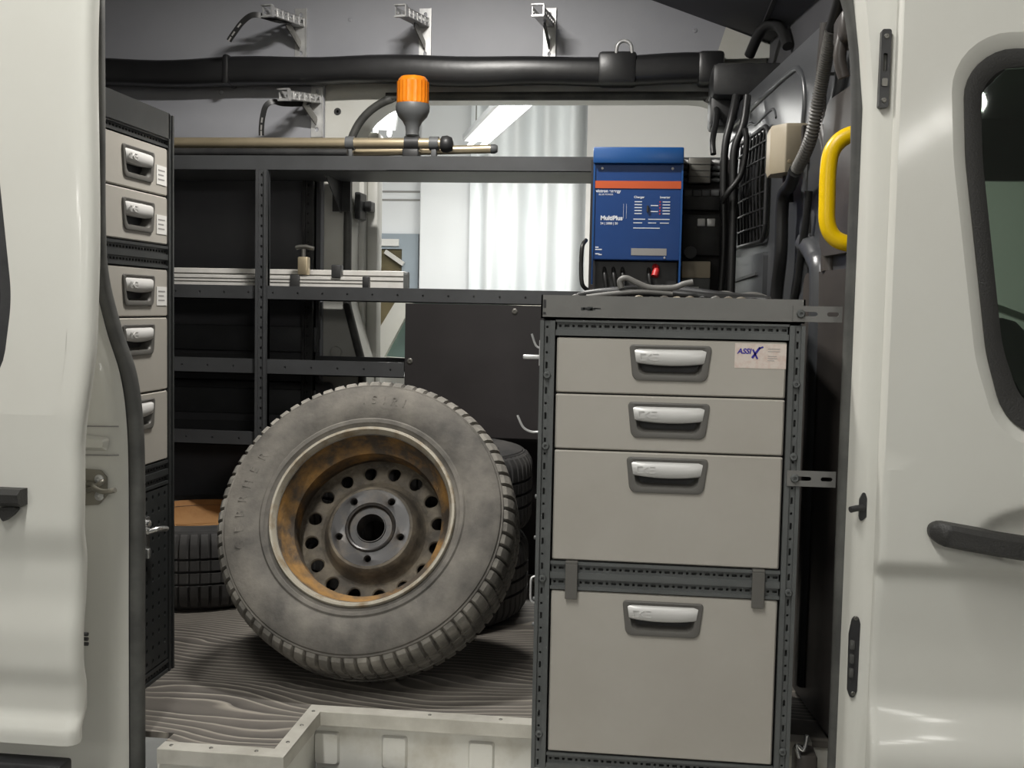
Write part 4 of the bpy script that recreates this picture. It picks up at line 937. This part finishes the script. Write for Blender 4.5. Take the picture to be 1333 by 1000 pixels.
for k in range(16):
    x = -.15+k*.026; hp([(x, 2.31+random.random()*.03, .8835), (x+.012, 2.31+random.random()*.02, .886+random.random()*.004), (x+.022, 2.32, .883)], .003+.002*random.random(), random.choice(['conduit', 'beige', 'disc', 'cable']), 'tape_scrap')
hp([(.13, 2.42, .886), (.17, 2.43, .898), (.2, 2.42, .893), (.235, 2.43, .897), (.262, 2.44, .89)], .008, 'conduit')
b = NB(); box(b, -.11, .26, 2.26, 2.47, .846, .880, .006); obj('foam_pad', b, 'blackplastic', hs, 40)

# ---- on the bulkhead: junction box, conduit, grab handle
jb = thing('junction_box', 'beige plastic junction box on the bulkhead above the cables', 'junction box', tuple(fB(2.63, 1.2, .01)))
q1 = rpoly([(.372, 2.615), (.312, 2.615), (.282, 2.66), (.282, 2.74), (.345, 2.75)], .006, 3)
b = NB(); q0 = [(.33+(x-.33)*.93, 2.68+(y-2.68)*.93) for x, y in q1]
loft(b, [[Vector((x, y, z)) for x, y in q] for q, z in ((q0, 1.182), (q1, 1.195), (q1, 1.283), (q0, 1.292))], True, True, True); bx1 = obj('box_lid', b, 'beige', jb, 35)
for x in (.322, .352): b = NB(); lathe(b, [(.005, 0), (.004, -.003), (.002, -.003)], 8, (x, 2.615, 1.205), 'Y', False, True); obj('lid_screw', b, 'brass', jb)
b = NB(); box(b, .345, .37, 2.60, 2.614, 1.20, 1.285, .003); obj('side_gland', b, 'bulk_brown', jb)
cd = NB(); P = spline([fB(2.31, 1.42, .04), fB(2.345, 1.37, .04), fB(2.375, 1.31, .042), fB(2.415, 1.225, .047), fB(2.50, 1.172, .052)], 14)
Pf = []
for i in range(len(P)-1):
    for k in range(4): Pf.append(P[i].lerp(P[i+1], k/4))
tube(cd, Pf, .014, 12, True, lambda i, n: .0145 if (i//2) % 2 == 0 else .0115); o = obj('corrugated_conduit', cd, 'conduit', None, 60); tag(o, 'grey corrugated conduit curving down past the yellow grab handle', 'conduit')
cable('black_cable', 'thick black cable rising from the conduit to the roof', [fB(2.22, 1.54, .04), fB(2.26, 1.47, .04), fB(2.31, 1.425, .04)], .0135)
cable('black_cable', 'taped black cable below the corrugated conduit', [fB(2.50, 1.17, .055), fB(2.58, 1.150, .045), fB(2.66, 1.14, .04), fB(2.685, 1.10, .038), fB(2.69, 1.0, .036), fB(2.72, .93, .034), fB(2.73, .89, .034)], .0155)
cable('black_cable', 'black cable under the beige junction box', [(.328, 2.69, 1.181), (.330, 2.69, 1.15), (.332, 2.69, 1.12)], .012)
cable('black_cable', 'thin black cable hanging beside the taped one', [fB(2.53, 1.13, .018), fB(2.545, 1.06, .018), fB(2.58, .98, .018), fB(2.60, .92, .018), fB(2.62, .89, .018)], .009)
cl = thing('cable_clip', 'small steel clip holding the conduit on the bulkhead', 'clip', tuple(fB(2.42, 1.36, .0)))
b = NB(); bar(b, fB(2.42, 1.36, .02), fB(2.36, 1.37, .04), .004, .02); bar(b, fB(2.42, 1.36, .02), fB(2.42, 1.33, .02), .004, .012, (0, 1, 0)); bar(b, fB(2.42, 1.36, .0), fB(2.42, 1.36, .022), .006, .006); obj('clip_body', b, 'steel_d', cl)
gh = thing('safety_grab_rail', 'bright yellow grab handle on the pillar beside the door seal', 'grab rail', (.37, 2.15, .97))
b = NB(); P = spline([(.425, 2.16, 1.197), (.395, 2.15, 1.198), (.362, 2.15, 1.188), (.342, 2.15, 1.165), (.336, 2.15, 1.13), (.336, 2.15, 1.07), (.338, 2.15, 1.03), (.350, 2.15, 1.005), (.375, 2.15, .993), (.425, 2.16, .990)], 6)
tube(b, P, .0155, 16); obj('grip', b, 'yellow', gh, 60)
b = NB(); box(b, .40, .435, 2.13, 2.18, .97, 1.015, .008); box(b, .40, .435, 2.13, 2.18, 1.175, 1.22, .008); obj('mount', b, 'blackplastic', gh, 40)
hd = thing('hinge_bracket', 'dark pressed steel bracket at the top of the front pillar', 'bracket', (.37, 2.2, 1.36))
b = NB(); box(b, .345, .40, 2.12, 2.22, 1.36, 1.42, .012); tube(b, spline([(.36, 2.16, 1.40), (.35, 2.16, 1.34), (.36, 2.16, 1.30)], 4), .012, 8); obj('bracket_body', b, 'bulk_brown', hd, 50)
for z in (1.375, 1.405): screw(hd, (.362, 2.12, z), '-Y', .006, .004, 'chrome')
kb = thing('lock_bracket', 'small shiny lock bracket low beside the drawer cabinet', 'bracket', (.33, 2.2, -.02))
b = NB(); tube(b, spline([(.325, 2.15, .005), (.318, 2.15, .03), (.332, 2.15, .02), (.338, 2.15, .05)], 5), .004, 8); obj('wire_clip', b, 'chrome', kb, 60)
b = NB(); box(b, .318, .36, 2.15, 2.21, -.06, .01, .008); obj('bracket_body', b, 'bulk_brown', kb, 40)

# ---- lamp on the van ceiling (above the frame)
vl = thing('ceiling_lamp', 'flat lit lamp on the van ceiling above the wall hooks', 'lamp', (-.58, 2.62, 2.06))
b = NB(); box(b, -.74, -.42, 2.57, 2.67, 2.035, 2.06, .006); obj('housing', b, 'lampbody', vl, 40)
b = NB(); box(b, -.73, -.43, 2.58, 2.66, 2.030, 2.036, .002); obj('diffuser', b, 'vanlamp', vl, 40)
def area(name, loc, sx, sy, p, col, rot=(0, 0, 0), parent=None):
    L = bpy.data.lights.new(name, 'AREA'); L.shape = 'RECTANGLE'; L.size = sx; L.size_y = sy; L.energy = p; L.color = col
    o = bpy.data.objects.new(name, L); COL.objects.link(o); o.rotation_euler = rot
    if parent is not None: o.parent = parent; o.location = Vector(loc)-ORG[parent.name]
    else: o.location = loc
    return o
area('lamp_light', (-.58, 2.62, 2.026), .30, .08, P_VAN, (1, .97, .92), parent=vl)

# ================================================================== WORKSHOP
GZ = -.65
b = NB(); box(b, -9, 9, -6, 9.5, GZ-.05, GZ); struct('floor_workshop', b, 'concrete')
b = NB(); box(b, -9, 9, -6, 9.5, 3.6, 3.65); struct('ceiling_workshop', b, 'wallwhite')
b = NB(); box(b, -9, 9, 8.0, 8.1, GZ, 3.6); ww = struct('wall_workshop', b, 'wallwhite')
for z in (1.62, 1.68): b = NB(); box(b, -3.2, -1.60, 7.992, 8.0, z, z+.012); obj('panel_joint', b, 'greyink', ww)
b = NB(); box(b, -9, 9, -6.1, -6, GZ, 3.6); struct('wall_workshop_front', b, 'wallgrey')
for s, x in (('left', -9), ('right', 8.9)): b = NB(); box(b, x, x+.1, -6, 8, GZ, 3.6); struct('wall_workshop_'+s, b, 'wallgrey')
# a darker return wall on the right of the far door
b = NB(); box(b, -.40, 6, 7.55, 7.7, GZ, 3.6); struct('wall_workshop_return', b, 'wallgrey')
dr = thing('glass_door', 'grey-blue framed glass door in the workshop wall behind the van', 'door', (-2.05, 7.99, GZ))
b = NB(); holeplate(b, [(-2.62, GZ+.01), (-1.62, GZ+.01), (-1.62, 1.38), (-2.62, 1.38)], [(-2.50, GZ+.3), (-1.74, GZ+.3), (-1.74, 1.27), (-2.50, 1.27)], lambda u, v, w: Vector((u, 7.95-w, v)), (-2.1, .3), 8, .03, False, .04); obj('frame', b, 'frameblue', dr)
b = NB(); box(b, -2.50, -1.74, 7.97, 7.98, GZ+.3, 1.27); obj('pane', b, 'brownglass', dr)
b = NB(); box(b, -1.95, -1.76, 7.93, 7.95, 1.29, 1.34); obj('sign', b, 'paper', dr)
b = NB(); bar(b, (-1.86, 7.94, 1.25), (-1.72, 7.92, 1.16), .02, .03); obj('closer_arm', b, 'alu', dr)
pnl = thing('white_panel', 'tall plain white panel standing beside the curtain in the workshop', 'panel', (-1.4, 7.9, GZ))
b = NB(); box(b, -1.595, -1.222, 7.86, 7.92, GZ+.005, 2.75, .008); obj('board', b, 'wallwhite', pnl)
b = NB(); N = 80; rings = []
for i in range(N+1):
    x = -1.215+.83*i/N; y = 7.70+.05*sin(i*.34)+.03*sin(i*.17+1)
    rings.append([Vector((x, y, z)) for z in (GZ+.03, .5, 1.6, 2.9)])
loft(b, rings, False); bmesh.ops.solidify(b, geom=b.faces[:], thickness=.004)
tag(obj('curtain', b, 'curtain', None, 60), 'white hanging curtain with soft vertical folds behind the van', 'curtain')
def lamp(name, label, a, c, p, wid=.14, group=None, omni=False):
    a = Vector(a); c = Vector(c); t = thing(name, label, 'lamp', tuple((a+c)/2), group)
    d = (c-a).normalized(); s = d.cross(Vector((0, 0, 1))).normalized()
    b = NB(); bar(b, a+Vector((0, 0, .05)), c+Vector((0, 0, .05)), wid*1.25, .05, bev=.01); obj('housing', b, 'lampbody', t)
    for q in (-1, 1): b = NB(); tube(b, [a+s*q*wid*.3, c+s*q*wid*.3], .014, 8); obj('tube', b, 'tube', t, 60)
    for q in (a, c): b = NB(); tube(b, [q+Vector((0, 0, .07)), Vector((q.x, q.y, 3.6))], .004, 6); obj('hanger', b, 'steel_d', t)
    if omni:                                 # bare tubes shine sideways too
        for q in (.1, .37, .63, .9):
            L = bpy.data.lights.new('tube_light', 'POINT'); L.energy = p/4; L.shadow_soft_size = .06; L.color = (1, .975, .92)
            o = bpy.data.objects.new('tube_light', L); COL.objects.link(o); o.parent = t; o.location = a.lerp(c, q)-Vector((0, 0, .09))-ORG[t.name]
        return t
    o = area('tube_light', (a+c)/2-Vector((0, 0, .03)), (c-a).length, wid, p, (1, .985, .94), (0, 0, math.atan2(d.y, d.x)), t); return t
lamp('tube_lamp', 'fluorescent tube lamp hanging askew in front of the curtain', (-.576, 5.5, 1.90), (-1.10, 7.2, 1.90), P_FAR*.5)
lamp('tube_lamp', 'fluorescent tube lamp glowing beside the beacon, above the far glass door', (-1.28, 5.4, 1.89), (-1.62, 6.8, 1.91), P_FAR*.5)
lamp('tube_lamp', 'unseen tube lamp added to light the curtain and car beyond the van', (-2.2, 5.0, 2.9), (1.0, 5.0, 2.9), P_FAR*2.4)  # added lamp out of view, placed to brighten the curtain and car side
lamp('tube_lamp', 'fluorescent tube lamp above the open side of the van', (-.75, -.6, 3.0), (-.75, 1.3, 3.0), P_NEAR*3.6)
lamp('tube_lamp', 'fluorescent tube lamp behind the photographer', (1.5, -3.4, 1.95), (1.5, -1.4, 1.95), P_NEAR*3.1, omni=True)
lamp('tube_lamp', 'fluorescent tube lamp behind the photographer to the rear of the van', (-2.2, -3.4, 1.95), (-2.2, -1.4, 1.95), P_NEAR*3.1, omni=True)
# parked car beyond the far opening
car = thing('parked_car', 'white car parked beyond the far door opening, seen between the shelves', 'car', (-.4, 6.2, GZ))
fC = lambda u, v, w: Vector((u+.06, 5.6+w, v))
body = rpoly([(-2.0, -.45), (1.9, -.45), (1.95, .15), (1.2, .42), (-1.45, .55), (-2.1, .50), (-2.15, .0)], .12, 4)
b = NB(); prism(b, body, fC, 0, 1.5); obj('body', b, 'paint', car, 30)
b = NB(); holeplate(b, [(-1.52, .54), (.75, .46), (.10, .91), (-1.29, .925)], [(-1.36, .60), (.50, .52), (.03, .86), (-1.21, .885)], fC, (-.5, .72), 24, .05, False, 0); prism(b, [(-1.29, .918), (.10, .895), (.02, .915), (-1.15, .93)], fC, 0, 1.5); obj('cabin_frame', b, 'paint', car, 30)
b = NB(); prism(b, [(-1.37, .595), (.51, .515), (.035, .865), (-1.215, .89)], fC, .02, 1.48); obj('side_glass', b, 'carglass', car)
for x in (-1.35, 1.15): b = NB(); lathe(b, [(.0, -.02), (.2, -.02), (.22, 0), (.32, 0), (.32, .2), (.0, .2)], 24, (x, 5.6, GZ+.32), 'Y'); obj('wheel', b, 'tyre_d', car, 40)

# ------------------------------------------------------------------ what each piece of the setting is
for nm, lb, ct in (
    ('floor', 'dark wavy wood-grain van floor under the leaning wheel', 'floor'), ('trim_1', 'aluminium edging with rivets along the cut-out of the van floor', 'trim'),
    ('trim_2', 'dirty white sill with embossed tabs below the aluminium edging', 'sill'), ('trim_3', 'white step below the sill of the side door', 'step'),
    ('wall_back', 'grey boarded far wall of the van with the hooks', 'wall'), ('trim_4', 'white painted surround of the far door opening', 'door frame'),
    ('trim_5', 'white pillar flange inside the far door opening', 'pillar'), ('trim_6', 'black vinyl-wrapped beam along the top of the far wall', 'beam'),
    ('ceiling', 'dark sloping van ceiling above the bulkhead', 'ceiling'), ('trim_7', 'pale metal corner between beam and ceiling', 'trim'),
    ('trim_8', 'white roof rail above the side door', 'roof rail'), ('wall_left', 'dark rear end wall of the load space', 'wall'),
    ('wall_front', 'glossy black metal bulkhead behind the yellow grab rail', 'bulkhead'), ('trim_9', None, 'door seal'), ('trim_10', None, 'door seal'),
    ('trim_11', 'white rear pillar jamb between sliding door and rubber seal', 'pillar'), ('trim_12', 'white front pillar with the black door guide', 'pillar'),
    ('ceiling_cab', 'dark headliner inside the cab', 'ceiling'), ('wall_cab', 'dark far side of the cab with its window', 'wall'), ('wall_cab_rear', 'dark rear lining of the cab', 'wall'),
    ('floor_cab', 'dark cab floor', 'floor'), ('floor_workshop', 'grey concrete workshop floor', 'floor'), ('ceiling_workshop', 'white workshop ceiling', 'ceiling'),
    ('wall_workshop', 'white workshop wall behind the van with two panel joints', 'wall'), ('wall_workshop_front', 'beige workshop wall behind the photographer', 'wall'),
    ('wall_workshop_left', 'beige side wall of the workshop at the rear of the van', 'wall'), ('wall_workshop_right', 'beige side wall of the workshop ahead of the van', 'wall'),
    ('wall_workshop_return', 'beige-grey workshop wall right of the white curtain', 'wall')):
    o = bpy.data.objects[nm]
    if lb: o['label'] = lb
    o['category'] = ct
